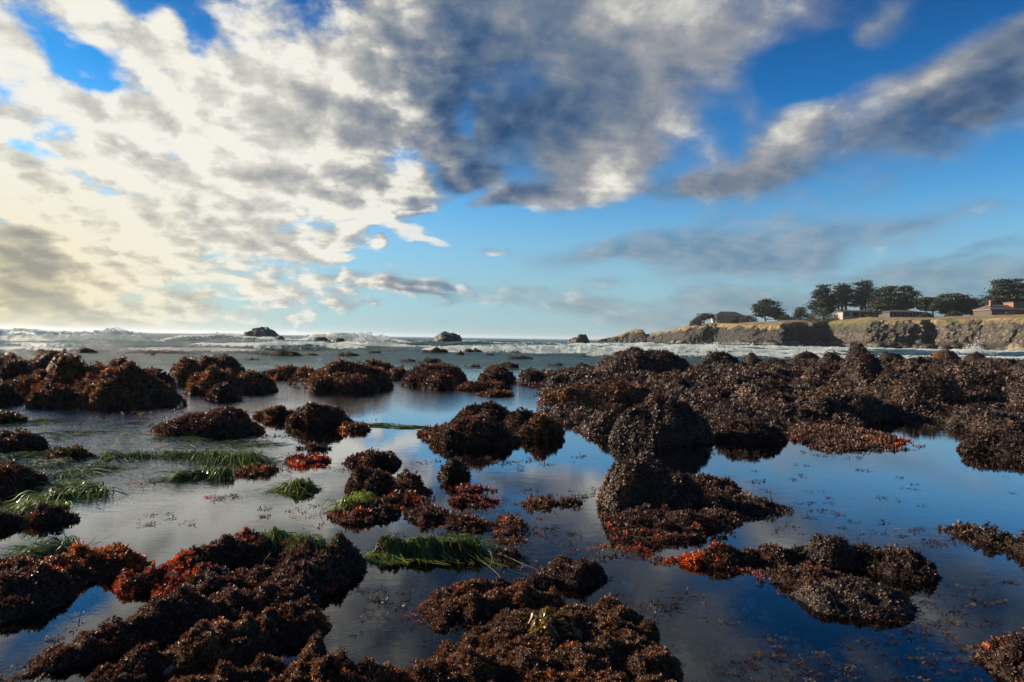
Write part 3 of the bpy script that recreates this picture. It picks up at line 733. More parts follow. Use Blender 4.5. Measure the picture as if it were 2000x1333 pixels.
# --- middle centre
R_("broad wedge of weedy rock with a dark reflection in the centre pool", D_(836, 1015, 872, 813, .7), pal='maroon', accent=.08, rough=.12)
R_("low red tail of weed reaching left from the broad wedge", D_(818, 890, 852, 829, .5), pal='rust', accent=.35)
R_("long low rock behind the broad wedge in the centre pool", D_(886, 1010, 824, 786, .6), pal='dark', accent=.06, rough=.16)
R_("small dark hump behind the right end of the broad wedge", D_(986, 1062, 830, 797, .6), pal='dark', accent=.06)
R_("reddish weedy mound on the right end of the broad wedge", D_(1004, 1110, 858, 810, .6), pal='rust', accent=.12, rough=.16)
R_("upper mound of the three joined mounds in the middle pool", D_(680, 783, 912, 878, .6), pal='maroon', accent=.06)
R_("left mound of the three joined mounds in the middle pool", D_(676, 780, 964, 910, .6), pal='maroon', accent=.1)
R_("right mound of the three joined mounds in the middle pool", D_(760, 842, 970, 922, .7), pal='maroon', accent=.06)
R_("lone bushy weed tuft mound standing by itself in the blue pool", D_(858, 922, 936, 897, .6), pal='maroon', accent=.06, size=1.1)
# low mats
LOW = dict(size=1.15, rough=.25, lump=1.3, fringe=1.1)
R_("bright red weed clump right of the ruffled water, alone", mat_(563, 639, 911, 896, .04), pal='red', accent=.5, **LOW)
R_("scattered red and dark weed left of the lone bright red clump", mat_(470, 545, 930, 915, .035), pal='rust', accent=.35, **LOW)
R_("small green and dark weed tussock in the pale pool", mat_(561, 617, 963, 954, .04), pal='green', accent=.3, **LOW)
R_("thin dark weed patch above the bright red clump", mat_(593, 643, 879, 876, .03), pal='dark', accent=.2, **LOW)
R_("red weed raft, lower of two rafts right of the three joined mounds", mat_(880, 962, 989, 976, .04), pal='red', accent=.35, **LOW)
R_("dark red weed raft, upper of two rafts right of the three joined mounds", mat_(889, 945, 963, 954, .03), pal='red', accent=.2, **LOW)
R_("reddish weed raft between the upper raft pair and the right mound", mat_(1025, 1083, 993, 980, .03), pal='rust', accent=.3, **LOW)
R_("dark weed scraps right of the small reddish raft", mat_(1094, 1138, 987, 980, .03), pal='dark', accent=.2, **LOW)
R_("red and dark weed mat below the three joined mounds with a bright green patch", mat_(652, 778, 1023, 989, .06), mat_(729, 829, 993, 970, .05), pal='maroon', accent=.35, **LOW)
R_("dark weed mat right of the mat with the green patch", mat_(798, 888, 1021, 994, .05), pal='maroon', accent=.12, **LOW)
R_("red crowned weed clump above the right end of the long surfgrass mound", mat_(872, 954, 1039, 1014, .05), pal='maroon', accent=.45, **LOW)
R_("ragged upright weed clump right of the red crowned clump", mat_(976, 1016, 1057, 1010, .03), pal='maroon', accent=.25, **LOW)
R_("small reddish weed clump trailing from the long surfgrass mound", mat_(954, 1014, 1099, 1079, .04), pal='maroon', accent=.3, **LOW)
# --- right pool mounds
R_("tall rounded weedy mound at the pool edge in the right centre", D_(1188, 1385, 872, 777, .75), D_(1150, 1240, 850, 806, .6), pal='dark', accent=.1, rough=.14, kind='leaf', size=1.15)
R_("low black dome of weed right of the tall rounded mound", D_(1398, 1532, 866, 822, .6), pal='dark', accent=.05)
R_("flat reddish weed tongue along the right pool edge", mat_(1525, 1725, 872, 834, .06), mat_(1590, 1670, 880, 866, .04), pal='maroon', accent=.22, size=1.1, rough=.2)
R_("low dark hump at the right frame edge beside the blue pool", D_(1870, 2000, 886, 836, .6), D_(1940, 2100, 896, 850, .6), pal='dark', accent=.06)
R_("large shaggy mound in front of the tall rounded one, right of centre", D_(1172, 1330, 1000, 892, .7), D_(1290, 1390, 985, 920, .6), pal='dark', accent=.22, rough=.12, size=1.25, kind='leaf')
R_("red flecked weed skirt below the large shaggy mound", mat_(1195, 1400, 1058, 1000, .08), mat_(1300, 1430, 1035, 965, .08), pal='maroon', accent=.32, size=1.15, rough=.2)
R_("dark spit of weed reaching right from the large shaggy mound", mat_(1390, 1525, 1008, 978, .06), mat_(1350, 1435, 972, 935, .08), pal='dark', accent=.1, size=1.1, rough=.2)
R_("red orange weed bar at the left end of the long right foreground bank", mat_(1308, 1560, 1114, 1086, .055), mat_(1440, 1600, 1104, 1078, .06), pal='maroon', accent=.5, size=1.15, rough=.25)
R_("dark rounded weed mound on top of the long right foreground bank", D_(1545, 1710, 1108, 1048, .5), pal='dark', accent=.08, size=1.1, kind='leaf')
R_("small dark weed lump at the right end of the right foreground bank", mat_(1715, 1815, 1142, 1092, .11), mat_(1660, 1740, 1120, 1080, .08), pal='dark', accent=.05, rough=.2)
R_("rusty weed shoulder below the dark rounded mound on the right bank", mat_(1505, 1660, 1162, 1112, .07), pal='maroon', accent=.35, rough=.2)
R_("grey brown rounded weed mound nearest the viewer on the right bank", mat_(1555, 1775, 1215, 1145, .11), pal='dark', accent=.06, kind='leaf', rough=.1)
R_("sparse weed strand lying in the deep blue pool at the right frame edge", ridge(1880, 1040, 2040, 1090, .10, .14, .03, .06), pal='dark', accent=.1, lump=2.2, rough=.4, dens=.8, size=1.2)
R_("weed clump in the bottom right corner", mat_(1925, 2100, 1360, 1262, .10), pal='maroon', accent=.2, rough=.25, lump=1.5)
# --- foreground masses
R_("black weed mound capped with orange red fronds at the lower left edge", mat_(-120, 150, 1220, 1125, .15), mat_(-80, 80, 1180, 1105, .12), pal='maroon', accent=.16, rough=.12)
R_("flame red weed bank linking the left edge mound to the foreground ridges", mat_(60, 240, 1150, 1090, .09), mat_(120, 300, 1125, 1085, .08), pal='rust', accent=.5, rough=.2, size=1.15)
R_("broad foreground ridge of maroon weed with surfgrass over its right crest", ridge(260, 1145, 470, 1100, .11, .18, .10, .14), ridge(470, 1090, 650, 1112, .24, .25, .13, .16), ridge(630, 1125, 560, 1175, .24, .20, .14, .10), ridge(360, 1150, 560, 1140, .18, .18, .09, .1), pal='maroon', accent=.25, rough=.16)
R_("middle foreground ridge of maroon weed running down to the left", ridge(80, 1300, 330, 1225, .09, .16, .04, .10), ridge(330, 1220, 540, 1190, .18, .22, .10, .11), pal='maroon', accent=.16, rough=.16)
R_("nearest foreground ridge of rusty weed at the bottom left", ridge(220, 1345, 420, 1290, .14, .18, .08, .11), ridge(420, 1285, 590, 1230, .18, .16, .11, .10), ridge(280, 1420, 500, 1350, .16, .16, .09, .1), pal='rust', accent=.14, rough=.16)
R_("small rusty weed peak at the bottom between the two foreground pools", ridge(610, 1300, 640, 1340, .09, .13, .12, .10), ridge(520, 1375, 730, 1340, .16, .14, .09, .08), pal='rust', accent=.12, rough=.2)
R_("great curly mass of brown weed in the bottom centre", ridge(880, 1205, 1040, 1185, .12, .17, .06, .09), ridge(1000, 1250, 1190, 1235, .24, .22, .09, .11), ridge(870, 1310, 1220, 1300, .2, .25, .07, .09), ridge(720, 1350, 900, 1330, .13, .18, .06, .08), ridge(850, 1190, 930, 1160, .08, .10, .05, .06), ridge(900, 1400, 1320, 1380, .2, .2, .08, .06), ridge(560, 1420, 800, 1410, .12, .16, .06, .06), pal='rust', accent=.10, rough=.16)
R_("weedy knoll at the top right of the great bottom centre mass", mat_(1045, 1182, 1152, 1108, .10), ridge(860, 1168, 1060, 1148, .07, .10, .05, .06), pal='maroon', accent=.06, rough=.12)
R_("low rock with long surfgrass combed over it in front of the blue pool", ridge(755, 1082, 930, 1085, .085, .07, .085, .05), pal='maroon', accent=.08, rough=.14)

HS = {}
for label, prims, kw in T: HS[label] = weed_rock(label, prims, **kw)[1]

# --- the wide reef on the right: a weedy ledge with boulders standing on it
reef = []
def plat(x, near, far_, w, h): reef.append(mat_(x - w, x + w, near, far_, h))
plat(1100, 800, 742, 60, .18); plat(1150, 850, 800, 60, .22); plat(1110, 775, 728, 70, .25); plat(1260, 800, 730, 150, .30); plat(1330, 850, 770, 110, .22)
plat(1420, 810, 735, 140, .45); plat(1500, 845, 780, 130, .30); plat(1600, 800, 725, 170, .50); plat(1620, 838, 780, 150, .32); plat(1760, 800, 722, 170, .50)
plat(1850, 862, 800, 110, .22); plat(1930, 880, 800, 120, .22); plat(1900, 830, 730, 150, .55); plat(2080, 840, 720, 160, .6); plat(1400, 760, 718, 300, .35); plat(1750, 750, 712, 300, .45); plat(2020, 745, 705, 150, .45)
plat(1780, 845, 812, 70, .1)
weed_rock("wide dark weedy reef ledge spreading across the right side behind the blue pool", reef, pal='dark', accent=.22, name='reef_ledge', cat='reef', rough=.38, lump=.5, freq=.7, seed=5, size=1.05, dens=.75, pw=.6, cut=.34, kind='leaf')
for lab, pr, kw in [
 ("large flat topped dark boulder at the left end of the reef", [D_(1156, 1362, 742, 680, .6)], dict(pal='dark', accent=.12, rough=.08, pw=.4)),
 ("wide low boulder right of the large flat topped one on the reef", [D_(1358, 1456, 730, 684, .7)], dict(pal='dark', accent=.06)),
 ("small round boulder between the wide low one and the reef middle", [D_(1448, 1492, 722, 687, .8)], dict(pal='dark', accent=.06)),
 ("low boulder in the reef middle left of the tall black one", [D_(1478, 1545, 726, 697, .6)], dict(pal='dark', accent=.1)),
 ("grey dark boulder seen against the surf left of the tall black one", [D_(1548, 1604, 706, 683, .6)], dict(pal='dark', accent=.03)),
 ("blocky boulder leaning on the left of the tall black boulder", [D_(1596, 1652, 724, 683, .7)], dict(pal='dark', accent=.06)),
 ("tall black boulder, the highest one on the reef", [D_(1646, 1704, 722, 667, .8)], dict(pal='dark', accent=.0, rough=.14)),
 ("large black dome in front of the tall black boulder", [D_(1632, 1738, 752, 690, .8), D_(1625, 1700, 756, 718, .6)], dict(pal='dark', accent=.05)),
 ("long low boulder right of the tall black boulder", [D_(1702, 1775, 716, 684, .6)], dict(pal='dark', accent=.05)),
 ("boulder with a pale bare patch standing before the surf", [D_(1812, 1880, 714, 677, .7)], dict(pal='dark', accent=.1, bare=.35, tint=(5, 4.2, 3))),
 ("small boulder right of the one with the pale patch", [D_(1880, 1932, 710, 685, .7)], dict(pal='dark', accent=.03)),
 ("humped dark rock bank along the right half of the reef", [D_(1740, 1880, 790, 722, .6), D_(1850, 2010, 780, 718, .6), D_(1960, 2140, 800, 725, .6)], dict(pal='dark', accent=.2, rough=.24)),
 ("low brown bank crossing the reef behind the tall rounded mound", [D_(1250, 1420, 762, 726, .5), D_(1380, 1560, 756, 722, .5)], dict(pal='rust', accent=.08, rough=.24)),
 ("dark hollowed hump in the reef centre above the flat reddish tongue", [D_(1540, 1770, 826, 764, .5)], dict(pal='dark', accent=.06, rough=.2)),
 ("jagged weedy step at the left front of the reef", [D_(1045, 1180, 802, 752, .5), D_(1120, 1300, 790, 745, .5)], dict(pal='rust', accent=.15, rough=.26)),
 ("small pale crusted knob on the right part of the reef", [D_(1690, 1750, 770, 742, .6)], dict(pal='olive', accent=.2)),
]: weed_rock(lab, pr, name='reef_boulder', cat='boulder', lump=.6, kind='leaf', **kw)

# --- rocks awash beyond the pools
AW = "dark weedy rock awash in the shallows beyond the pools"
for lab, pl, pr, b, tp, pal in [
 ("dark peaked rock awash above the broad dark dome rock, left of its pair", 780, 816, 708, 693, 'rust'), ("flat dark rock awash right of the peaked one, above the broad dark dome", 818, 868, 710, 697, 'dark'),
 ("flat dark rock awash above the pool mouth", 968, 1024, 718, 704, 'dark'), ("thin dark rock awash above the helmet shaped rock", 912, 940, 716, 709, 'dark'),
 ("small red brown rock awash at the left tip of the reef", 1086, 1118, 728, 717, 'rust'), ("small dark rock awash nearest the flat topped boulder", 1124, 1160, 718, 707, 'dark'),
 ("flat dark rock awash between the pool mouth and the flat topped boulder", 1070, 1106, 715, 707, 'dark'), ("long low dark rock awash just inside the centre breaker", 990, 1044, 701, 692, 'dark'),
 ("small dark stone in the foam right of centre", 996, 1020, 690, 682, 'dark'), ("dark hump in the foam below the lone sea dome", 906, 942, 688, 677, 'dark'), ("small dark knob in the foam below the lone sea dome", 888, 908, 692, 681, 'dark'),
 ("tiny dark rock in the foam right of the dark hump", 945, 968, 694, 686, 'dark'), ("long flat brown rock at the foot of the lone sea dome", 818, 880, 690, 678, 'rust'),
 ("long green topped rock low in the water left of centre", 497, 598, 696, 681, 'green'), ("small green topped rock at the right end of the long green one", 594, 622, 692, 685, 'green'),
 ("mossy low rock nearest the cone shaped rock", 470, 512, 706, 696, 'green'), ("mossy low rock under the double sea breaker", 656, 706, 695, 684, 'green'), ("dark low rock right of the mossy one under the breaker", 716, 748, 689, 682, 'dark'),
 ("long flat kelp covered reef line at the left beyond the mounds", 215, 390, 693, 684, 'dark'), ("low brown rock rising behind the far left mounds", 140, 190, 688, 676, 'rust'), ("small brown rock at the end of the flat kelp covered line", 281, 312, 697, 685, 'rust'),
 ("low brown kelp covered rock behind the largest left mound", 60, 130, 692, 680, 'rust'),
]: weed_rock(lab, [dome(pl, pr, b, tp, .5)], pal=pal, accent=.08, name='awash_rock', cat='rock', rough=.3, size=.9, lump=1.4)

# --- bare sea rocks
def sea_rock(label, parts, name='sea_rock', tint=(1, 1, 1), seed=3, rough=.22, cat='rock'):
    VV, FF = [], []; off_ = 0
    for (pl, pr, base, top, ratio) in parts:
        pc = (pl + pr) / 2; hz = hor(pc)
        Y = CAM_H * FPX / max(base - hz, 9.0)
        c = atdist(pc, 700, Y); a = (pr - pl) / 2 / FPX * Y; h = CAM_H + (hz - top) / FPX * Y
        v = ICO4[0].copy(); n = fbm(v[:, 0] * 1.5 + seed + pc, v[:, 1] * 1.5, v[:, 2] * 1.5, oct=5, seed=seed, gain=.6)
        n2 = fbm(v[:, 0] * 3 + seed + pc, v[:, 1] * 3, v[:, 2] * 3, oct=3, seed=seed + 3, ridged=True)
        v = v * (1 + rough * 1.6 * n + rough * .5 * n2)[:, None]
        v[:, 2] *= 1.0 / max(v[:, 2].max(), .1)
        v = np.sign(v) * np.abs(v) ** np.array([.92, .92, .9]); v[:, 0] /= np.abs(v[:, 0]).max()
        v = v * np.array([a, a * ratio, h]) + np.array([c.x, Y + a * ratio * .7, 0.0])
        VV.append(v); FF.append(ICO4[1] + off_); off_ += len(v)
    V = np.concatenate(VV); c0 = V.mean(0)
    o = npmesh(name, V - np.array([c0[0], c0[1], 0]), np.concatenate(FF), m_sea_rock, None, True, np.tile(np.array(tint, float), (len(V), 1)))
    o.location = (c0[0], c0[1], 0); tag(o, label, cat)
for i, (lab, parts) in enumerate([
 ("flat topped craggy brown sea stack standing in the breakers left of centre", [(466, 520, 663, 644, .8), (484, 540, 663, 638, .8)]),
 ("low dark rock against the front foot of the craggy sea stack", [(490, 532, 668, 660, .7)]),
 ("rounded dark rock at the right foot of the craggy sea stack", [(530, 556, 670, 655, .8)]),
 ("low dark sliver of rock right of the craggy sea stack", [(558, 588, 671, 664, .7)]),
 ("square shouldered dark rock in front of the double breaker", [(604, 642, 671, 658, .8)]),
 ("long low toothed dark rock in front of the double breaker", [(642, 675, 672, 660, .7), (665, 708, 672, 664, .6)]),
 ("tiny dark rock far out on the horizon above the square shouldered rock", [(595, 610, 659, 654.5, .8)]),
 ("lone black dome rock rising from the sea in the middle of the picture", [(844, 903, 675, 647, .85)]),
 ("low dark rock joined to the left foot of the lone sea dome", [(824, 856, 675, 665, .7)]),
 ("round dark sea rock left of the headland point", [(1106, 1150, 672, 659, .7)]),
 ("pale distant rock behind the round one left of the headland point", [(1122, 1153, 667, 653, .7)]),
]): sea_rock(lab, parts, seed=3 + i, rough=.36 if i < 4 else .26)
import sys; sys.stderr.write("tufts %d\n" % NTUFT[0])

# ------------------------------------------------------------------ headland
TOPR = [(1150, 669), (1185, 661), (1205, 657), (1225, 648), (1240, 644), (1252, 645), (1261, 654), (1275, 651), (1300, 646), (1345, 637), (1400, 631), (1440, 631), (1500, 629), (1560, 625), (1640, 621), (1700, 620), (1800, 620), (1900, 618), (2000, 615), (2150, 608), (2600, 590)]
COAST = [(1150, 430), (1260, 400), (1330, 345), (1400, 325), (1470, 286), (1530, 268), (1560, 282), (1620, 292), (1675, 268), (1700, 240), (1780, 232), (1820, 236), (1850, 226), (1900, 222), (1960, 206), (2100, 190), (2600, 150)]
def top_z(px, Y): return CAM_H + (hor_np(px) - np.interp(px, *zip(*TOPR))) / FPX * Y
def hor_np(px): return hor(1000) + (px - 1000) * (hor(2000) - hor(1000)) / 1000.0
pxs = np.concatenate([np.arange(1150, 2080, 1.1), np.arange(2080, 2600, 6)])
ts = np.concatenate([np.linspace(-.12, 1.0, 84), 1 + np.geomspace(.04, 14, 46)])
PX, TS = np.meshgrid(pxs, ts)
YB = np.interp(PX, *zip(*COAST))
zt = np.maximum(CAM_H + (hor_np(PX) - np.interp(PX, *zip(*TOPR)) - 6.5 * sstep(PX, 1380, 1500)) / FPX * (YB + 12), .5)
sx = (PX - 1000) / FPX * YB
butt = fbm(sx / 26, PX * 0, oct=3, seed=201) * 13 + fbm(sx / 9, TS * .6, oct=4, seed=205, ridged=True) * 5.0
wid = 10 + 4 * fbm(sx / 30, PX * 0 + 3, oct=2, seed=210)
tc_ = np.clip(TS, -.2, 1)
Yw = YB + butt * (1 - .75 * sstep(TS, .8, 1.6)) + wid * tc_ + np.maximum(TS - 1, 0) * 12
prof = np.clip(tc_, -.2, 1)
steep = np.where(prof > 0, .55 * sstep(prof, .0, .55) + .3 * prof + .15 * sstep(prof, .55, 1), prof * .6)
Zh = zt * steep
Yt = YB + 12 + 25
ztop = np.maximum(top_z(PX, Yt), zt)
Zh = Zh + (ztop - zt) * np.clip((TS - 1) * 12 / 25, 0, 1) * (TS > 1)
Xh = (PX - 1000) / FPX * (YB + wid * tc_ + np.maximum(TS - 1, 0) * 12)
on = (TS > 0) & (TS < 1.0)
crag = fbm(Xh / 4.2, Yw / 4.2, Zh / 3.0, oct=6, seed=220, gain=.6); crag2 = fbm(Xh / 1.6, Yw / 1.6, Zh / 1.3, oct=4, seed=230, ridged=True)
amp = np.where(TS <= 1, 1, np.exp(-(TS - 1) * 3)) * (.35 + .65 * sstep(TS, 1.05, .6))
Yw = Yw - (crag * 3.6 + crag2 * .8) * amp
Xh = Xh + fbm(Xh / 3, Zh / 3, oct=4, seed=240) * 1.6 * amp
Zh = Zh + np.where(TS > 0, crag * .9 * amp * sstep(TS, 0, .2), 0)
Zh = Zh + np.where(TS > 1, fbm(Xh / 14, Yw / 14, oct=4, seed=250) * .45 - (TS - 1) * .0, 0)
Zh = np.maximum(Zh, -2)
idx = np.arange(PX.size).reshape(PX.shape)
Q = np.stack([idx[:-1, :-1], idx[:-1, 1:], idx[1:, 1:], idx[1:, :-1]], -1).reshape(-1, 4)
m_head, t, o_ = material("headland_rock_and_grass")
g = geo(t); hx, hy, hz_ = t.sep(g); nx_, ny_, nz_ = t.sep(geo(t, 'Normal'))
n1 = t.noise(g, 0.16, 6, 0.62); n2 = t.noise(g, 0.9, 7, 0.65); n3 = t.noise(t.vm('ADD', g, (40, 0, 7)), 0.07, 4, 0.6)
rock = t.ramp(n2, [(0.28, (0.035, 0.030, 0.026)), (0.45, (0.12, 0.10, 0.078)), (0.6, (0.24, 0.205, 0.155)), (0.78, (0.42, 0.37, 0.29))])
rock = t.mix(t.step(n1, 0.5, 0.68, 0.0, 0.7), rock, (0.20, 0.12, 0.05))
rock = t.mix(t.step(t.m('ADD', hx, t.m('MULTIPLY', t.m('SUBTRACT', n1, 0.5), 60.0)), 150.0, 105.0, 0.0, 0.8), rock, (0.035, 0.031, 0.027))
rock = t.vm('SCALE', rock, t.step(t.vor(t.vm('ADD', g, t.vm('SCALE', t.noise(g, 0.5, 4, 0.6, 0.0, True), 3.0)), 0.38, 'DISTANCE_TO_EDGE'), 0.0, 0.16, 0.35, 1.0))
rock = t.vm('SCALE', rock, t.step(t.noise(t.vm('MULTIPLY', g, (0.35, 0.35, 0.8)), 1.0, 5, 0.6), 0.36, 0.62, 0.42, 1.15))
rock = t.mix(t.step(t.m('ADD', hz_, t.m('MULTIPLY', t.m('SUBTRACT', n2, 0.5), 4.0)), 3.4, 1.2), rock, (0.022, 0.019, 0.016))
grass = t.ramp(t.noise(g, 0.5, 6, 0.65), [(0.3, (0.07, 0.06, 0.022)), (0.5, (0.22, 0.155, 0.065)), (0.7, (0.36, 0.26, 0.12))])
grass = t.mix(t.step(n3, 0.54, 0.66, 0.0, 0.7), grass, (0.065, 0.065, 0.025))
ta = attr(t, 'top', 'Fac')
veg = t.step(t.m('ADD', ta, t.m('MULTIPLY', t.m('SUBTRACT', n1, 0.5), 1.3)), 0.66, 0.90)
rock = t.vm('SCALE', rock, 0.72)
c = t.mix(veg, rock, grass)
c = t.mix(t.m('MULTIPLY', attr(t, 'green', 'Fac'), 0.7), c, (0.04, 0.055, 0.018))
p = principled(t, Base_Color=c, Roughness=0.85)
t.link(t.bump(t.m('ADD', n2, t.m('MULTIPLY', t.noise(g, 3.0, 4, 0.7), 0.4)), 0.9, 1.0), p.inputs['Normal'])
t.link(p.outputs[0], o_.inputs[0])
green = sstep(np.hypot((PX - 1692) / 26, (TS - .80) / .34), 1.1, .6) + .8 * sstep(np.hypot((PX - 1640) / 55, (TS - .75) / .3), 1.1, .6) + .7 * sstep(np.hypot((PX - 1860) / 12, (TS - .8) / .3), 1.1, .6)
head = npmesh('headland', np.stack([Xh.ravel(), Yw.ravel(), Zh.ravel()], -1), Q, m_head, None, True, attrs={'top': TS.ravel(), 'green': np.clip(green, 0, 1).ravel()})
tag(head, 'golden grassed headland with craggy tan cliffs above the surf at the right', 'headland', kind='structure')
from mathutils.bvhtree import BVHTree
_bv = BVHTree.FromPolygons([tuple(v) for v in np.stack([Xh.ravel(), Yw.ravel(), Zh.ravel()], -1)[:, :]], [tuple(q) for q in Q[len(Q) * 55 // 129:]])
def head_z(x, y):
    h = _bv.ray_cast(Vector((x, y, 100)), Vector((0, 0, -1)))
    return h[0].z if h[0] else 9.0

# --- boulders at the foot of the cliff
def boulder_mesh(seed):
    v = ICO3[0].copy()
    v = v * (1 + .45 * fbm(v[:, 0] * 1.2 + seed, v[:, 1] * 1.2, v[:, 2] * 1.2, oct=4, seed=seed, gain=.6) + .15 * fbm(v[:, 0] * 3, v[:, 1] * 3 + seed, v[:, 2] * 3, oct=2, seed=seed, ridged=True))[:, None]
    return v
rng = np.random.RandomState(8); protos = []
for k_ in range(5):
    v = boulder_mesh(k_ + 3)
    protos.append((v, ICO3[1]))
n_b = 0
for k_ in range(64):
    px = rng.uniform(1200, 2010); Yb = np.interp(px, *zip(*COAST)) + fbm(np.array([(px - 1000) / FPX * np.interp(px, *zip(*COAST)) / 26]), np.array([0.]), oct=3, seed=201)[0] * 13
    Yb += rng.uniform(-5, 1.0); s_ = rng.uniform(.8, 2.3); big = 1
    v, f = protos[k_ % 5]
    dk = rng.uniform(.8, 1.6) * (3.4 if rng.rand() < .25 else 1)
    o = npmesh('shore_boulder', v * np.array([s_ * 1.3, s_, s_ * .75]), f, m_sea_rock, None, True, np.tile(np.array([dk, dk * .95, dk * .85]), (len(v), 1)))
    o.location = ((px - 1000) / FPX * Yb, Yb, .25 * s_); o.rotation_euler = (0, 0, rng.uniform(0, 6.28))
    tag(o, 'weathered boulder tumbled at the foot of the sea cliff in the surf', 'boulder', 'boulders along the foot of the cliff')
# --- the pointed pinnacle
Yp = 214; cpt = atdist(1976, 640, Yp)
v = ICO4[0].copy(); zz_ = (v[:, 2] + 1) / 2
n = fbm(v[:, 0] * 2, v[:, 1] * 2, v[:, 2] * 3, oct=5, seed=61, gain=.62)
rad = (1.0 - zz_ * .80) * (1 + .5 * n)
v = np.stack([v[:, 0] / np.maximum(np.hypot(v[:, 0], v[:, 1]), .05) * np.minimum(1, np.hypot(v[:, 0], v[:, 1]) * 1.5) * rad * 3.6 + zz_ * -1.4, v[:, 1] * rad * 3, zz_ * 10.4 + n * .5], -1)
m_pin, t, o_ = material("tan_rock"); g = geo(t); n2 = t.noise(g, 0.9, 7, 0.65)
c = t.ramp(n2, [(0.3, (0.06, 0.05, 0.04)), (0.5, (0.20, 0.165, 0.11)), (0.68, (0.34, 0.29, 0.2))]); c = t.mix(t.step(t.sep(g)[2], 7.0, 10.0), c, (0.36, 0.24, 0.06))
p = principled(t, Base_Color=c, Roughness=0.85); t.link(t.bump(n2, 0.9, 0.8), p.inputs['Normal']); t.link(p.outputs[0], o_.inputs[0])
o = npmesh('rock_pinnacle', v, ICO4[1], m_pin, None, True); o.location = (cpt.x, Yp, -.5)
tag(o, 'pointed tan rock pinnacle standing before the cliff near the right frame edge', 'rock')

# ------------------------------------------------------------------ trees
m_leaf, t, o_ = material("cypress_foliage")
c = t.vm('MULTIPLY', attr(t, 'tint'), t.ramp(t.noise(geo(t), 0.9, 3), [(0.3, (0.6, 0.6, 0.6)), (0.7, (1.5, 1.5, 1.4))]))
p = principled(t, Base_Color=c, Roughness=0.7); t.link(p.outputs[0], o_.inputs[0])
m_bark, t, o_ = material("grey_bark")
c = t.ramp(t.noise(geo(t), 3.0, 4), [(0.3, (0.08, 0.07, 0.06)), (0.7, (0.26, 0.24, 0.21))])
p = principled(t, Base_Color=c, Roughness=0.9); t.link(p.outputs[0], o_.inputs[0])
def tube(pts, rads, ns=7):
    V, Fq = [], []
    pts = [Vector(p_) for p_ in pts]
    for i, p_ in enumerate(pts):
        d_ = (pts[min(i + 1, len(pts) - 1)] - pts[max(i - 1, 0)]).normalized()
        a = d_.cross(Vector((0, 1, 0.01))).normalized(); b = d_.cross(a)
        for k_ in range(ns):
            an = 2 * PI * k_ / ns; V.append(tuple(p_ + (a * math.cos(an) + b * math.sin(an)) * rads[i]))
    for i in range(len(pts) - 1):
        for k_ in range(ns): Fq.append((i * ns + k_, i * ns + (k_ + 1) % ns, (i + 1) * ns + (k_ + 1) % ns, (i + 1) * ns + k_))
    return V, Fq
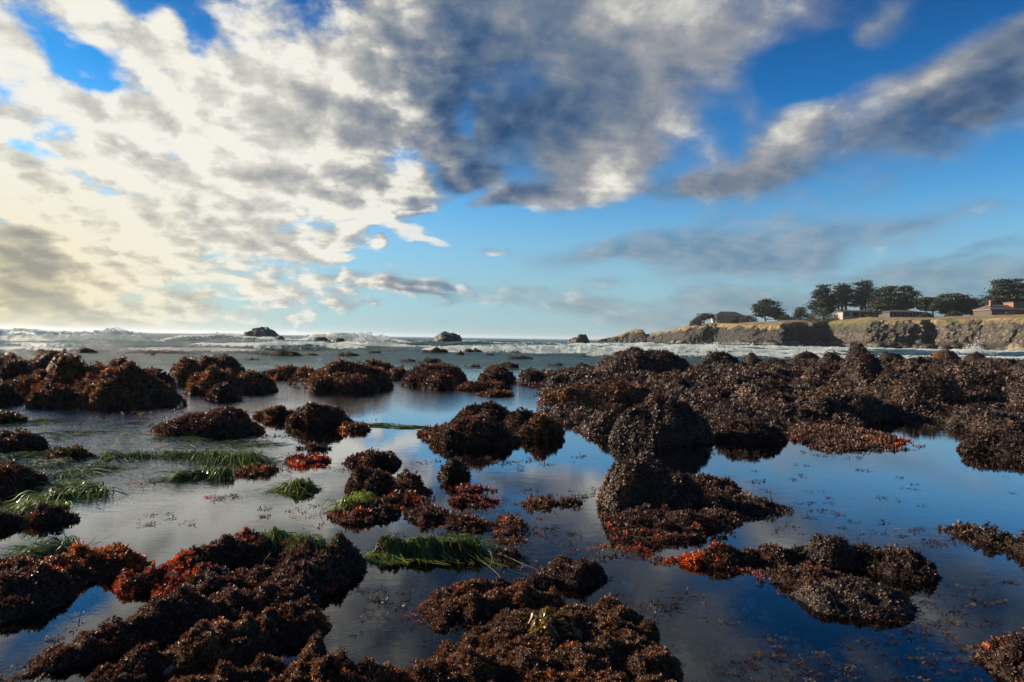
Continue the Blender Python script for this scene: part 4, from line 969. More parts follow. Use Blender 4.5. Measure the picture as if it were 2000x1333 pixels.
def tree(label, pl, pr, top, base, Y, pads, trunkx=.5, skirt=0.0, seed=1, name='cypress_tree', n=5200, trunks=1, lean=0.0, leafs=.46):
    """pads: (x 0..1, z 0..1, half width, half height) foliage layers as fractions of the tree's box"""
    rng = np.random.RandomState(seed); n = int(n * 1.7)
    P0, P1 = atdist(pl, base, Y), atdist(pr, top, Y); w = P1.x - P0.x; h = P1.z - P0.z
    bx = P0.x + w * trunkx; bz = min(head_z(bx, Y), P0.z) - .2
    root = empty(name, (bx, Y, bz)); tag(root, label, 'tree', 'cypress trees on the headland')
    VV, FF = [], []; off_ = 0
    for k_ in range(trunks):
        x0 = bx + (k_ - (trunks - 1) / 2) * w * .16
        tx = P0.x + w * (trunkx + (rng.uniform(-.1, .1))) + lean * w + (x0 - bx) * 1.3
        pts = [(x0, Y, bz), (x0 + (tx - x0) * .3 + rng.uniform(-.2, .2), Y + .1, bz + h * .35), (tx, Y, bz + h * .9)]
        v, f = tube(pts, [.032 * h + .12, .024 * h + .06, .05]); VV += v; FF += [tuple(q + off_ for q in ff) for ff in f]; off_ += len(v)
    for (x, z, a, b) in pads:
        zc_ = P0.z + z * h; s0 = (bx, Y, bz + max(.15, z - .28) * h); e0 = (P0.x + x * w, Y + rng.uniform(-.15, .15) * w, zc_ - b * h * .2)
        mid = ((s0[0] + e0[0]) / 2, (s0[1] + e0[1]) / 2, (s0[2] * .4 + e0[2] * .6) - .05 * h)
        v, f = tube([s0, mid, e0], [.014 * h + .05, .010 * h + .03, .03], 5); VV += v; FF += [tuple(q + off_ for q in ff) for ff in f]; off_ += len(v)
    npmesh('trunk', np.array(VV), np.array(FF), m_bark, root, True)
    areas = np.array([a * b for (_, _, a, b) in pads]) ** .8; areas /= areas.sum(); VV, CC, QQ = [], [], []; m = 0
    for (x, z, a, b), ar in zip(pads, areas):
        nc = max(5, int(ar * 150)); cl = rng.normal(0, 1, (nc, 3)); cl /= np.linalg.norm(cl, axis=1)[:, None]; cl *= rng.uniform(.3, 1.28, (nc, 1)) ** .5
        per = max(4, int(n * ar / nc))
        for c_ in cl:
            if rng.rand() < .06: continue
            cc_ = np.array([P0.x + (x + c_[0] * a) * w, Y + c_[1] * a * w * .8, P0.z + (z + c_[2] * b) * h])
            cr = rng.uniform(.7, 1.4) * leafs * 2.6 * min(1.3, b * h / 1.2 + .3)
            q = rng.normal(0, 1, (per, 3)) * np.array([cr, cr, cr * .26]) * .62 + cc_
            q[:, 2] += .18 * np.abs(q[:, 0] - cc_[0])
            q = q[q[:, 2] > bz - .1]; k2 = len(q)
            d1 = rng.normal(0, 1, (k2, 3)); d1[:, 2] *= .45; d1 /= np.linalg.norm(d1, axis=1)[:, None]
            d2 = rng.normal(0, 1, (k2, 3)); d2 = np.cross(d1, d2); d2 /= np.linalg.norm(d2, axis=1)[:, None]
            s1 = rng.uniform(.6, 1.3, (k2, 1)) * leafs * .85; s2 = s1 * .5
            quad = np.stack([q - d1 * s1, q - d2 * s2, q + d1 * s1, q + d2 * s2], 1)
            VV.append(quad.reshape(-1, 3)); QQ.append(np.arange(k2 * 4).reshape(-1, 4) + m); m += k2 * 4
            col = np.array([.026, .036, .018]) * rng.uniform(.6, 1.7)
            CC.append(np.tile(col, (k2 * 4, 1)) * np.repeat(rng.uniform(.6, 1.5, (k2, 1)), 4, axis=0))
    npmesh('crown', np.concatenate(VV), np.concatenate(QQ), m_leaf, root, False, np.concatenate(CC))
    return root
def layered(nl, rng, narrow=.3, skirt=1.0, z0=.22):
    out = []
    for i in range(nl):
        z = z0 + (1 - z0 - .06) * (i + .5) / nl; wd = .5 * (skirt + (narrow - skirt) * ((z - z0) / (1 - z0)) ** 1.4)
        for s_ in (-1, 1): out.append((.5 + s_ * wd * rng.uniform(.4, .65), z + rng.uniform(-.03, .03), wd * rng.uniform(.5, .7), .09 + .03 * rng.rand()))
        out.append((.5 + rng.uniform(-.05, .05), z, wd * .7, .5 / nl + .05))
    return out
rt = np.random.RandomState(4)
tree("small windswept flat topped cypress alone at the left end of the clifftop", 1358, 1393, 613, 633, 350, [(.62, .72, .36, .22), (.3, .5, .26, .2), (.85, .68, .15, .12), (.15, .2, .2, .15)], trunkx=.5, seed=1, n=2600, leafs=.38)
tree("round headed cypress standing alone between the hip roofed house and the tall trees", 1474, 1527, 587, 627, 325, [(.45, .62, .42, .34), (.4, .85, .22, .14), (.72, .42, .25, .26), (.2, .4, .2, .22), (.9, .22, .14, .2)], trunkx=.4, seed=2, n=6500)
tree("tiny distant tree peeping over the scrub left of the tall cypresses", 1555, 1574, 601, 620, 345, [(.5, .68, .4, .3), (.25, .35, .25, .25)], seed=3, n=1400, leafs=.36)
tree("tall layered cypress, leftmost of the three tall ones", 1582, 1634, 558, 622, 312, layered(6, rt, .32, .95, .2), seed=4, n=8000)
tree("open crowned cypress with pale bare trunks, middle of the three tall ones", 1622, 1668, 557, 620, 316, layered(5, rt, .35, .9, .42), seed=5, n=6000, trunks=3)
tree("tall pointed cypress above the white walled house, rightmost of the three tall ones", 1660, 1712, 551, 620, 318, layered(6, rt, .25, 1.0, .32), seed=6, n=8500, trunks=2)
tree("broad dense cypress sweeping to the ground between the two low houses", 1703, 1764, 560, 619, 290, layered(7, rt, .5, 1.05, .06) + [(.5, .5, .38, .42)], seed=7, n=11000)
tree("wind bent cypress with branches streaming right above the dark house", 1742, 1790, 560, 617, 296, [(.55, .9, .22, .08), (.75, .72, .24, .09), (.45, .62, .26, .12), (.82, .52, .18, .07), (.6, .4, .3, .14), (.3, .3, .25, .2)], trunkx=.25, lean=.2, seed=8, n=4800)
tree("spreading cypress with a pale forked trunk at the left end of the dark grove", 1792, 1856, 581, 616, 282, [(.5, .6, .46, .32), (.25, .75, .2, .15), (.75, .7, .22, .2)], seed=9, n=7500)
tree("dense dark cypress in the middle of the grove right of the dark house", 1832, 1888, 575, 616, 286, [(.5, .5, .48, .45), (.3, .85, .18, .12), (.62, .88, .2, .1)], seed=10, n=8500)
tree("dark cypress sloping down at the right end of the grove", 1872, 1932, 584, 615, 284, [(.35, .5, .38, .42), (.7, .3, .3, .28), (.2, .85, .15, .1)], seed=11, n=7500)
tree("large dark tree rising behind the orange trimmed house", 1930, 2022, 546, 605, 258, layered(5, rt, .45, 1.0, .1) + [(.5, .5, .42, .42)], seed=12, n=13000)
# scrub
def bush(label, pl, pr, top, base, Y, seed, cat='bush', col=(.03, .038, .02)):
    rng = np.random.RandomState(seed); P0, P1 = atdist(pl, base, Y), atdist(pr, top, Y); w = P1.x - P0.x; h = max(P1.z - P0.z, .8)
    cx = (P0.x + P1.x) / 2; bz = min(P0.z, head_z(cx, Y)); n = int(1400 + w * h * 30)
    u = rng.normal(0, 1, (n, 3)); u /= np.linalg.norm(u, axis=1)[:, None]; u *= rng.uniform(.3, 1, (n, 1)) ** .4; u[:, 2] = np.abs(u[:, 2])
    lump = 1 + .35 * fbm(u[:, 0] * 3 + seed, u[:, 1] * 3, u[:, 2] * 3, oct=3, seed=seed)
    q = u * lump[:, None] * np.array([w / 2, w / 3, h + P0.z - bz]) + np.array([0, 0, 0])
    d1 = rng.normal(0, 1, (n, 3)); d1 /= np.linalg.norm(d1, axis=1)[:, None]; d2 = np.cross(d1, rng.normal(0, 1, (n, 3))); d2 /= np.linalg.norm(d2, axis=1)[:, None]
    s1 = rng.uniform(.12, .32, (n, 1)); quad = np.stack([q - d1 * s1, q - d2 * s1 * .5, q + d1 * s1, q + d2 * s1 * .5], 1)
    cc_ = np.tile(np.array(col), (n, 1)) * rng.uniform(.5, 1.5, (n, 1))
    o = npmesh('bush', quad.reshape(-1, 3), np.arange(4 * n).reshape(-1, 4), m_leaf, None, False, np.repeat(cc_, 4, 0))
    o.location = (cx, Y, bz); tag(o, label, cat)
for a in [("low rounded bush under the small windswept tree at the headland end", 1345, 1372, 624, 634, 332, 31), ("dark shrub against the front of the hip roofed house", 1424, 1444, 623, 631, 338, 32), ("broad dark shrub between the hip roofed house and the round headed cypress", 1442, 1480, 615, 630, 330, 33),
          ("low shrub right of the round headed cypress", 1518, 1548, 614, 628, 318, 34), ("long low scrub bank left of the tall cypresses", 1545, 1592, 611, 625, 320, 35), ("dense scrub at the foot of the leftmost tall cypress", 1574, 1630, 604, 622, 306, 36),
          ("small grey green bush on the clifftop below the grove, left one", 1795, 1822, 611, 619, 262, 37), ("grey green bush on the clifftop below the grove, right one", 1845, 1880, 609, 619, 256, 38), ("low bush in front of the orange trimmed house", 1960, 1995, 609, 618, 236, 39), ("small bush between the grove and the orange trimmed house", 1895, 1930, 611, 618, 258, 40)]: bush(*a)

# ------------------------------------------------------------------ houses
def flat_mat(nm, col, rough=.7, noise=.25, spec=None):
    m, t, o_ = material(nm); n = t.noise(geo(t), 2.5, 5)
    c = t.mix(n, tuple(v * (1 - noise) for v in col), tuple(min(1, v * (1 + noise)) for v in col))
    p = principled(t, Base_Color=c, Roughness=rough); t.link(p.outputs[0], o_.inputs[0]); return m
mw_tan, mw_white, mw_dark = flat_mat('tan_boards', (.36, .31, .22)), flat_mat('white_boards', (.30, .28, .24)), flat_mat('dark_boards', (.06, .055, .05))
m_roof, m_roofg, m_glass, m_brick = flat_mat('dark_shingles', (.05, .05, .045)), flat_mat('grey_shingles', (.085, .08, .075)), flat_mat('window_glass', (.015, .018, .022), .08), flat_mat('orange_red_boards', (.24, .10, .06))
def boxm(bs):
    V, Fq = [], []
    for (x0, x1, y0, y1, z0, z1) in bs:
        b = len(V); V += [(x0, y0, z0), (x1, y0, z0), (x1, y1, z0), (x0, y1, z0), (x0, y0, z1), (x1, y0, z1), (x1, y1, z1), (x0, y1, z1)]
        Fq += [tuple(b + k_ for k_ in q) for q in ((0, 3, 2, 1), (4, 5, 6, 7), (0, 1, 5, 4), (1, 2, 6, 5), (2, 3, 7, 6), (3, 0, 4, 7))]
    return V, Fq
class House:
    def __init__(s, label, pl, pr, base, Y, rot, name):
        P0, P1 = atdist(pl, base, Y), atdist(pr, base, Y); s.w = (P1.x - P0.x); s.Y = Y; s.k = Y / FPX
        s.root = empty(name, ((P0.x + P1.x) / 2, Y, max(head_z((P0.x + P1.x) / 2, Y), P0.z - .6))); tag(s.root, label, 'house'); s.rot = rot
    def part(s, name, V, Fq, mat, parent=None):
        me = bpy.data.meshes.new(name); me.from_pydata([tuple(v) for v in V], [], [tuple(f) for f in Fq]); me.update(); me.materials.append(mat)
        o = bpy.data.objects.new(name, me); link(o); o.parent = parent or s.root; return o
    def box(s, name, bs, mat, parent=None): V, Fq = boxm(bs); return s.part(name, V, Fq, mat, parent)
    def window(s, x0, x1, z0, z1, y, frame, mull=1):
        f = .1; fr = [(x0, x1, y - .08, y, z1 - f, z1), (x0, x1, y - .08, y, z0, z0 + f), (x0, x0 + f, y - .08, y, z0 + f, z1 - f), (x1 - f, x1, y - .08, y, z0 + f, z1 - f)]
        for k_ in range(1, mull): xm = x0 + (x1 - x0) * k_ / mull; fr.append((xm - .05, xm + .05, y - .08, y, z0 + f, z1 - f))
        w = s.box('window', [(x0 + f, x1 - f, y - .04, y - .01, z0 + f, z1 - f)], m_glass); s.box('frame', fr, frame, w)
def hip(x0, x1, y0, y1, z0, h, ov=.5, inset=None):
    x0 -= ov; x1 += ov; y0 -= ov; y1 += ov; i = (y1 - y0) / 2 if inset is None else inset; ym = (y0 + y1) / 2
    V = [(x0, y0, z0), (x1, y0, z0), (x1, y1, z0), (x0, y1, z0), (x0 + i, ym, z0 + h), (x1 - i, ym, z0 + h), (x0, y0, z0 - .2), (x1, y0, z0 - .2), (x1, y1, z0 - .2), (x0, y1, z0 - .2)]
    return V, [(0, 1, 5, 4), (1, 2, 5), (2, 3, 4, 5), (3, 0, 4), (6, 7, 1, 0), (7, 8, 2, 1), (8, 9, 3, 2), (9, 6, 0, 3), (6, 9, 8, 7)]
# hip roofed house
H = House("tan house with a dark hipped roof at the left end of the clifftop", 1399, 1455, 630, 345, 0, 'hip_roofed_house'); w = H.w / 2
H.box('wall', [(-w, w, 0, 9, -1.0, 3.4)], mw_tan); H.part('roof', *hip(-w, w, 0, 9, 3.4, 2.4, .5, 4.0), m_roof)
H.window(-w + .6, -w + 1.9, 1.3, 3.0, 0, mw_white, 2); H.window(-w + 2.2, -w + 3.2, 1.3, 3.0, 0, mw_white, 1); H.window(w - 4.5, w - 2.2, 1.0, 2.8, 0, mw_dark, 3)
H.box('terrace', [(-w - .4, -w + 3.6, -1.6, 0, -1.0, .25)], mw_white); H.box('side_wing', [(w, w + 3, 2, 7, -1.0, 1.9)], mw_dark)
H.part('side_wing_roof', *hip(w, w + 3, 2, 7, 1.9, .6, .3), m_roof)
# low white walled house
H = House("low white walled house with a flat dark roof under the tall cypresses", 1646, 1716, 618, 298, 0, 'low_house'); w = H.w / 2
H.box('wall', [(-w, w, 0, 8, -1.0, 2.6)], mw_white); H.part('roof', *hip(-w, w, 0, 8, 2.6, .75, .5), m_roof)
for x in np.linspace(-w + .5, w - 3.6, 4): H.window(x, x + 2.4, .35, 2.2, 0, mw_dark, 3)
H.window(w - 1.8, w - .4, .5, 2.2, 0, mw_white, 2)
# dark house
H = House("low dark timbered house with a glazed front beside the grove", 1738, 1802, 618, 280, 0, 'dark_timber_house'); w = H.w / 2
H.box('wall', [(-w, w, 0, 8, -1.0, 2.5)], mw_dark); H.part('roof', *hip(-w, w, 0, 8, 2.5, .9, .5), m_roofg)
for x in np.linspace(-w + 1.5, w - 5.5, 3): H.window(x, x + 2.6, .2, 2.2, 0, mw_white, 2)
# orange trimmed house
H = House("large house with orange red trim, brick chimney and grey roof at the right frame edge", 1935, 2025, 613, 242, 0, 'orange_trimmed_house'); w = H.w / 2
H.box('wall', [(-w, w, 0, 9, -1.5, 1.9)], mw_dark); H.box('trim', [(-w - .5, w, -.55, -.40, 1.75, 2.0), (-w - .5, -w - .2, -.4, 9, 1.7, 2.05), (-w + .1, -w + .5, -.25, -.05, -1.2, 1.7), (w - 6.0, w - 5.6, -.25, -.05, -1.2, 1.7)], m_brick)
H.part('roof', [(-w - .5, -.5, 2.02), (w, -.5, 2.02), (w, 4.5, 3.9), (-w + 2.5, 4.5, 3.9), (-w - .5, 9.5, 2.02), (w, 9.5, 2.02)], [(0, 1, 2, 3), (3, 2, 5, 4), (0, 3, 4)], m_roofg)
H.box('chimney', [(-w + 1.6, -w + 2.5, 2.5, 3.4, 1.9, 5.3)], m_brick)
H.box('upper_storey', [(w - 7.2, w + 1, 1.6, 6.5, 2.2, 4.7)], m_brick); H.box('upper_roof', [(w - 7.5, w + 1.3, 1.3, 6.8, 4.71, 4.9)], m_roofg)
for k_ in range(4): H.window(w - 6.9 + k_ * 1.7, w - 5.4 + k_ * 1.7, 3.0, 4.5, 1.59, m_brick, 1)
H.window(-w + 1.2, -w + 5.5, -.6, 1.4, 0, m_roof, 4); H.window(w - 5.0, w - 1.0, -.6, 1.4, 0, m_brick, 3)

# ------------------------------------------------------------------ surfgrass
def surface(names):
    fs = [HS[k_] for k_ in HS if any(n_ in k_ for n_ in names)]
    def S(x, y):
        z = np.full_like(x, 0.002)
        for f in fs: z = np.maximum(z, f(x, y) + .012)
        return z
    return S
def grass(label, roots, n, length, aim, on=(), width=.006, spread=.35, bright=.5, arch=.03, seed=1, name='surfgrass_clump', segs=9, drape=True):
    "roots: list of (px, py, half width px, half depth m); aim: heading in degrees on the ground, 0 = right, 90 = away"
    rng = np.random.RandomState(seed); S = surface(on)
    X, Y, TO = [], [], []
    for (px, py, wpx, dm) in roots:
        g_ = ground(px, py); k_ = n // len(roots)
        rr_ = np.sqrt(rng.uniform(0, 1, k_)); an = rng.uniform(0, 2 * PI, k_)
        nk = 9; ci = rng.randint(0, nk, k_); cr_ = np.sqrt(rng.uniform(0, 1, nk)); ca_ = rng.uniform(0, 2 * PI, nk); cs_ = rng.uniform(.15, .45, nk)[ci]
        X.append(g_.x + (cr_ * np.cos(ca_))[ci] * wpx / FPX * g_.y + rr_ * np.cos(an) * cs_ * wpx / FPX * g_.y); Y.append(g_.y + (cr_ * np.sin(ca_))[ci] * dm + rr_ * np.sin(an) * cs_ * dm)
        TO.append(rng.normal(0, .45, nk)[ci])
    X = np.concatenate(X); Y = np.concatenate(Y); n = len(X)
    th = np.radians(aim) + np.concatenate(TO) * min(1, spread * 2) + rng.normal(0, spread, n) + .9 * fbm(X * 4, Y * 4, oct=2, seed=seed); L = length * rng.lognormal(0, .3, n); cv = rng.normal(0, .5, n)
    d_ = np.hypot(X, Y); wd = np.maximum(width * .8, d_ * .0011) * rng.uniform(.6, 1.3, n)
    x, y = X.copy(), Y.copy(); P_ = []; ar = arch * rng.uniform(.2, 2.2, n); ph = rng.uniform(0, 6.28, n)
    for i in range(segs + 1):
        f = i / segs
        z = S(x, y) + ar * math.sin(PI * min(1, f * 1.35 + .05)) + .004 * np.sin(ph + i) + rng.uniform(0, .004, n)
        a = th + cv * f + .35 * np.sin(ph + f * 4)
        side = np.stack([-np.sin(a), np.cos(a), .5 * np.sin(ph + f * 3)], -1); w = wd * (1 - .75 * f ** 3) * (.6 + .4 * min(1, f * 4))
        c_ = np.stack([x, y, z], -1); P_.append(c_ - side * w[:, None] / 2); P_.append(c_ + side * w[:, None] / 2)
        x = x + np.cos(a) * L / segs; y = y + np.sin(a) * L / segs
    V = np.stack(P_, 1).reshape(-1, 3); m_ = 2 * (segs + 1)
    q = np.array([(2 * i, 2 * i + 1, 2 * i + 3, 2 * i + 2) for i in range(segs)])
    Q = (q[None] + (np.arange(n) * m_)[:, None, None]).reshape(-1, 4)
    g1 = np.array([.014, .026, .010]); g2 = np.array([.20, .26, .040]); g3 = np.array([.32, .33, .16])
    f = np.clip(rng.normal(bright, .28, n), 0, 1)[:, None]; col = g1 * (1 - f) + g2 * f; k_ = rng.rand(n) < .08; col[k_] = g3
    c0 = (float(X.mean()), float(Y.mean()), 0)
    V = V - np.array(c0)
    o = npmesh(name, V, Q, m_grass, None, True, np.repeat(col, m_, 0)); o.location = c0
    tag(o, label, 'surfgrass', 'surfgrass draped over the rocks and pools')
grass("silvery green surfgrass falling over the right crest of the broad foreground ridge", [(560, 1085, 50, .10), (615, 1088, 34, .08), (590, 1100, 45, .08)], 950, .22, -35, on=("broad foreground ridge",), bright=.45, arch=.02, seed=2, spread=.25)
grass("yellow green surfgrass fringe on the left crest of the broad foreground ridge", [(500, 1060, 35, .06), (560, 1055, 50, .06)], 700, .16, -60, on=("broad foreground ridge",), bright=.6, arch=.02, seed=3, spread=.5)
grass("bright green surfgrass combed over the left half of the low pool rock", [(735, 1085, 28, .05), (790, 1080, 50, .06), (850, 1080, 45, .05)], 800, .17, -28, on=("long surfgrass combed",), bright=.55, arch=.012, seed=4, spread=.35)
grass("long green surfgrass lying right along the top of the low pool rock", [(830, 1068, 40, .05), (890, 1075, 40, .06)], 500, .34, -15, on=("long surfgrass combed",), bright=.55, arch=.03, seed=5, spread=.3)
grass("vivid yellow green surfgrass tuft on the red and dark weed mat", [(678, 995, 24, .10), (700, 985, 20, .06)], 420, .16, -30, on=("red and dark weed mat below",), bright=.85, arch=.05, seed=6, spread=.9)
grass("dark green surfgrass streaming in the water round the left edge mounds", [(60, 905, 70, .35), (140, 925, 60, .3), (20, 895, 50, .25), (190, 915, 40, .2)], 750, .30, -25, on=("dark mound surrounded", "small dark weed hump"), bright=.38, arch=.02, seed=7, spread=.4)
grass("long mane of green surfgrass curving across the pale left pool", [(230, 895, 40, .18), (290, 890, 40, .18), (345, 893, 30, .15)], 650, .24, -50, bright=.36, arch=.03, seed=8, spread=.45)
grass("thin green surfgrass trailing right from the long mane", [(400, 897, 30, .12), (450, 900, 25, .1), (480, 905, 15, .1)], 500, .32, -35, bright=.45, arch=.06, seed=9, spread=.5)
grass("lit green surfgrass mound with a long pale tail in the left pool", [(150, 960, 45, .16), (110, 975, 25, .14), (190, 962, 30, .08)], 900, .26, -150, bright=.6, arch=.04, seed=10, spread=.5)
grass("yellow green surfgrass on the low maroon patch at the left edge", [(60, 1008, 45, .12), (110, 1000, 30, .06)], 800, .24, -130, on=("low maroon weed patch",), bright=.7, arch=.04, seed=11, spread=.5)
grass("small dark surfgrass wisp in the middle of the pale pool, left one", [(375, 935, 22, .06), (400, 930, 15, .05)], 240, .3, -150, bright=.35, arch=.04, seed=12)
grass("small dark surfgrass wisp in the middle of the pale pool, right one", [(430, 930, 26, .06)], 240, .22, -80, bright=.35, arch=.05, seed=13)
grass("green blades round the small green tussock in the pale pool", [(590, 955, 28, .08)], 320, .2, -140, on=("small green and dark",), bright=.6, arch=.03, seed=14, spread=.8)
grass("thin olive surfgrass floating left of the broad wedge rock", [(760, 832, 60, .12), (800, 836, 40, .1)], 160, .35, 180, bright=.2, arch=.01, seed=15, spread=.2)
grass("dark surfgrass floating in the ruffled water below the long flat topped mound", [(400, 865, 90, .3), (330, 858, 40, .2), (470, 868, 40, .2)], 260, .35, -10, bright=.15, arch=.01, seed=16, spread=.5)
grass("surfgrass wisps at the left end of the flame red bank", [(90, 1082, 30, .05), (130, 1072, 30, .05)], 200, .3, -160, on=("flame red",), bright=.35, arch=.03, seed=17)
grass("dark surfgrass blades floating in the far left water", [(250, 835, 120, .7), (120, 850, 80, .4), (60, 828, 60, .4)], 260, .4, 0, bright=.15, arch=.01, seed=18, spread=.45)

# ------------------------------------------------------------------ loose weed floating on the pools
rng = np.random.RandomState(77); P_, N_, S_, C_ = [], [], [], []
pal_ = [(.035, .022, .018), (.06, .03, .02), (.30, .05, .02), (.10, .07, .02)]
clus = [(1230, 1075, 60, 12, 60, 1), (1160, 1060, 60, 14, 18, 0), (1000, 980, 60, 12, 26, 0), (1010, 905, 40, 8, 14, 0), (1120, 975, 60, 10, 30, 0), (760, 1190, 50, 22, 34, 0), (840, 1210, 30, 14, 18, 1), (1250, 1185, 50, 14, 26, 0),
 (1460, 965, 60, 18, 30, 0), (1550, 1000, 60, 14, 22, 0), (1600, 1045, 60, 16, 18, 0), (1760, 1060, 60, 24, 18, 0), (1880, 1050, 60, 18, 26, 0), (1900, 1170, 50, 30, 34, 0), (1320, 1170, 40, 20, 12, 0), (1500, 1290, 60, 18, 34, 0), (1640, 1310, 60, 20, 30, 0),
 (1800, 1230, 90, 26, 60, 0), (1880, 1300, 60, 26, 40, 0), (540, 915, 50, 10, 26, 1), (620, 905, 40, 8, 16, 1), (270, 942, 22, 3, 6, 1), (420, 972, 26, 3, 10, 1), (330, 1015, 50, 10, 14, 0), (850, 905, 30, 6, 8, 0), (1060, 900, 60, 8, 10, 0), (580, 1000, 30, 12, 12, 1),
 (1020, 840, 30, 6, 6, 0), (700, 830, 20, 5, 8, 1), (1640, 880, 60, 8, 24, 0), (1420, 880, 50, 8, 12, 0), (1950, 890, 60, 8, 16, 0), (300, 810, 100, 5, 34, 0), (500, 850, 40, 6, 14, 0), (930, 1060, 70, 8, 24, 1), (1040, 1035, 30, 14, 12, 1),
 (140, 1240, 30, 30, 12, 0), (40, 1310, 40, 16, 8, 0), (720, 1160, 20, 12, 8, 0), (1000, 1100, 60, 8, 12, 0), (1700, 960, 160, 40, 20, 0), (1350, 1280, 120, 40, 22, 0)]
for (cx, cy_, sx_, sy_, k_, red) in clus:
    for _ in range(k_):
        g_ = ground(cx + rng.normal(0, sx_), max(700, cy_ + rng.normal(0, sy_)))
        c = np.array(pal_[2 if (red and rng.rand() < .45) else rng.choice([0, 1, 1, 0, 3])]) * rng.uniform(.6, 1.5)
        k3 = rng.randint(1, 10)
        for _ in range(k3):
            P_.append((g_.x + rng.normal(0, .0055 * g_.y), g_.y + rng.normal(0, .004 * g_.y), rng.uniform(.0, .012))); N_.append((rng.normal(0, .25), rng.normal(0, .25), 1)); S_.append(g_.y * rng.uniform(.0025, .007)); C_.append(c)
fl = tuft_mesh('floating_seaweed', np.array(P_), np.array(N_), np.array(S_), np.array(C_), 'flat', None, rng)
tag(fl, 'small dark and red scraps of seaweed floating on the pools', 'seaweed', kind='stuff')

# ------------------------------------------------------------------ weed growing on the pool bed
rng = np.random.RandomState(78); P_, N_, S_, C_ = [], [], [], []
for _ in range(9000):
    x_, y_ = ground(rng.uniform(-60, 2060), rng.uniform(985, 1430)).xy
    P_.append((x_, y_, 0))
P_ = np.array(P_); kp = fbm(P_[:, 0] * 2.2, P_[:, 1] * 2.2, oct=4, seed=91) > .06; P_ = P_[kp]; n = len(P_)
P_[:, 2] = bvh_bed(P_[:, 0], P_[:, 1]) + rng.uniform(.0, .05, n)
C_ = np.array([(.05, .035, .02), (.09, .05, .03), (.06, .06, .025), (.14, .06, .03)])[rng.randint(0, 4, n)] * rng.uniform(.6, 1.5, (n, 1))
tag(tuft_mesh('submerged_seaweed', P_, np.array([0, 0, 1.]) + rng.normal(0, .3, (n, 3)), rng.uniform(.02, .05, n), C_, 'leaf', None, rng), 'dark weed growing under the water on the pool bed', 'seaweed', kind='stuff')

# ------------------------------------------------------------------ kelp with broad blades
m_kelp, t, o_ = material("golden_kelp")
c = t.mix(t.noise(geo(t), 14, 4), (0.05, 0.035, 0.006), (0.20, 0.125, 0.018))
p = principled(t, Base_Color=c, Roughness=0.22); tr = t.n.new('ShaderNodeBsdfTranslucent'); t.put(tr.inputs[0], (.30, .17, .02))
mx = t.n.new('ShaderNodeMixShader'); mx.inputs[0].default_value = .3; t.link(p.outputs[0], mx.inputs[1]); t.link(tr.outputs[0], mx.inputs[2]); t.link(mx.outputs[0], o_.inputs[0])
def kelp(label, px, py, nb, size, seed, on=()):
    rng = np.random.RandomState(seed); g_ = ground(px, py); S = surface(on); V, Fq = [], []
    root = empty('kelp_plant', (g_.x, g_.y, 0)); tag(root, label, 'kelp')
    for b in range(nb):
        a = rng.uniform(0, 6.28); L = size * rng.uniform(.5, 1.2); x = g_.x + rng.normal(0, size * .5); y = g_.y + rng.normal(0, size * .35); V = []; Fq = []
        lift = rng.uniform(.01, .035); tw = rng.uniform(-.8, .8)
        for i in range(10):
            f = i / 9; w = size * .16 * math.sin(PI * min(.97, max(.05, f ** .8))) + .002
            z = float(S(np.array([x]), np.array([y]))[0]) + .012 + lift * math.sin(PI * min(1, f * 1.1)); rl = tw + math.sin(f * 7 + b) * .5
            s_ = np.array([-math.sin(a) * math.cos(rl), math.cos(a) * math.cos(rl), math.sin(rl)]); c_ = np.array([x, y, z])
            V += [c_ - s_ * w, c_ + np.array([0, 0, .003]), c_ + s_ * w]
            x += math.cos(a) * L / 9; y += math.sin(a) * L / 9; a += rng.uniform(-.15, .15)
        for i in range(9):
            for j in (0, 1): Fq.append((3 * i + j, 3 * i + j + 1, 3 * i + j + 4, 3 * i + j + 3))
        npmesh('blade', np.array(V), np.array(Fq), m_kelp, root, True)
kelp("glossy golden brown kelp plant lying on the great bottom centre weed mass", 1065, 1268, 20, .095, 3, on=("great curly",))
kelp("small yellow kelp scrap floating in the pool right of centre", 1195, 1080, 6, .06, 4)

# ------------------------------------------------------------------ smooth stones at the bottom left
for i, (px, py, s_, b_) in enumerate([(345, 1322, .055, .16), (420, 1285, .045, .12), (480, 1262, .035, .14)]):
    g_ = ground(px, py); v = boulder_mesh(40 + i) * np.array([s_ * 1.3, s_, s_ * .7])
    o = npmesh('stone', v, ICO3[1], m_peb, None, True, np.tile(np.array([b_, b_ * .97, b_ * .85]), (len(v), 1))); o.location = (g_.x, g_.y, [.03, .07, .06, .15][i]); o.rotation_euler = (0, 0, i * 1.3)
    tag(o, ["grey wet stone at the bottom edge beside the nearest ridge", "grey stone wedged between the two lower foreground ridges, left one", "pale small stone wedged between the two lower foreground ridges, right one", "rounded grey stone among the weed of the broad foreground ridge"][i], 'stone')

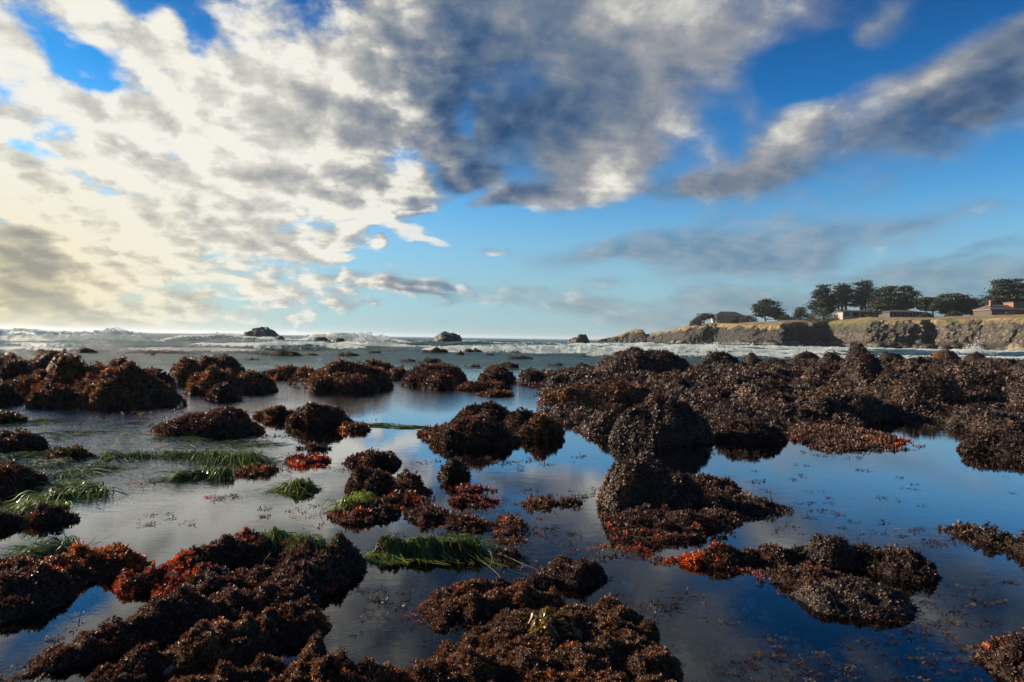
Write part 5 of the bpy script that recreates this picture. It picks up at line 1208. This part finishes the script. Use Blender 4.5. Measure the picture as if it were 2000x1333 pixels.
# ------------------------------------------------------------------ spray above the breakers
m_spray, t, o_ = material("white_spray"); p = principled(t, Base_Color=(.85, .86, .86), Roughness=.6); t.link(p.outputs[0], o_.inputs[0])
rng = np.random.RandomState(9); P_, S_ = [], []
def spray(px, py, Y, wpx, hpx, n, s_):
    for _ in range(int(n * 1.6)):
        u = rng.normal(0, 1); h = abs(rng.normal(0, 1)) * math.exp(-u * u * .3)
        d = atdist(px + u * wpx, py - h * hpx, Y + rng.normal(0, .6)); P_.append(tuple(d)); S_.append(s_ * rng.lognormal(0, .6))
for a in [(222, 653, 95, 24, 5, 900, .05), (90, 657, 95, 60, 2.0, 500, .04), (690, 660, 130, 30, 4, 500, .05), (715, 668, 80, 16, 7, 600, .04), (650, 660, 130, 30, 3, 300, .05), (1900, 690, 64, 16, 7, 700, .03), (1908, 690, 64, 8, 14, 300, .025),
          (1560, 682, 86, 30, 3, 250, .04), (1430, 672, 130, 30, 3, 250, .05), (1010, 676, 74, 60, 1.8, 400, .035), (560, 667, 75, 40, 1.5, 250, .03), (430, 655, 133, 30, 2, 250, .05)]: spray(*a)
P_ = np.array(P_); S_ = np.array(S_); n = len(P_)
tet = np.array([(1, 1, 1), (1, -1, -1), (-1, 1, -1), (-1, -1, 1)]) * .6
V = (P_[:, None, :] + tet[None] * S_[:, None, None]).reshape(-1, 3)
Q = (np.array([(0, 1, 2), (0, 3, 1), (0, 2, 3), (1, 3, 2)])[None] + (np.arange(n) * 4)[:, None, None]).reshape(-1, 3)
tag(npmesh('spray', V, Q, m_spray, None), 'white droplets of spray thrown up by the breaking waves', 'spray', kind='stuff')

# ------------------------------------------------------------------ sea air
m_haze, t, o_ = material("sea_air")
pv = t.n.new('ShaderNodeVolumePrincipled'); pv.inputs['Color'].default_value = (.80, .90, 1, 1); pv.inputs['Density'].default_value = 0.00011
pv.inputs['Anisotropy'].default_value = 0.3
t.link(pv.outputs[0], o_.inputs['Volume'])
V, Fq = boxm([(-14000, 14000, -60, 14000, -5, 40)])
hz_o = npmesh('haze', np.array(V), np.array(Fq), m_haze, None)
tag(hz_o, 'thin salt haze hanging over the sea', 'haze', kind='stuff')
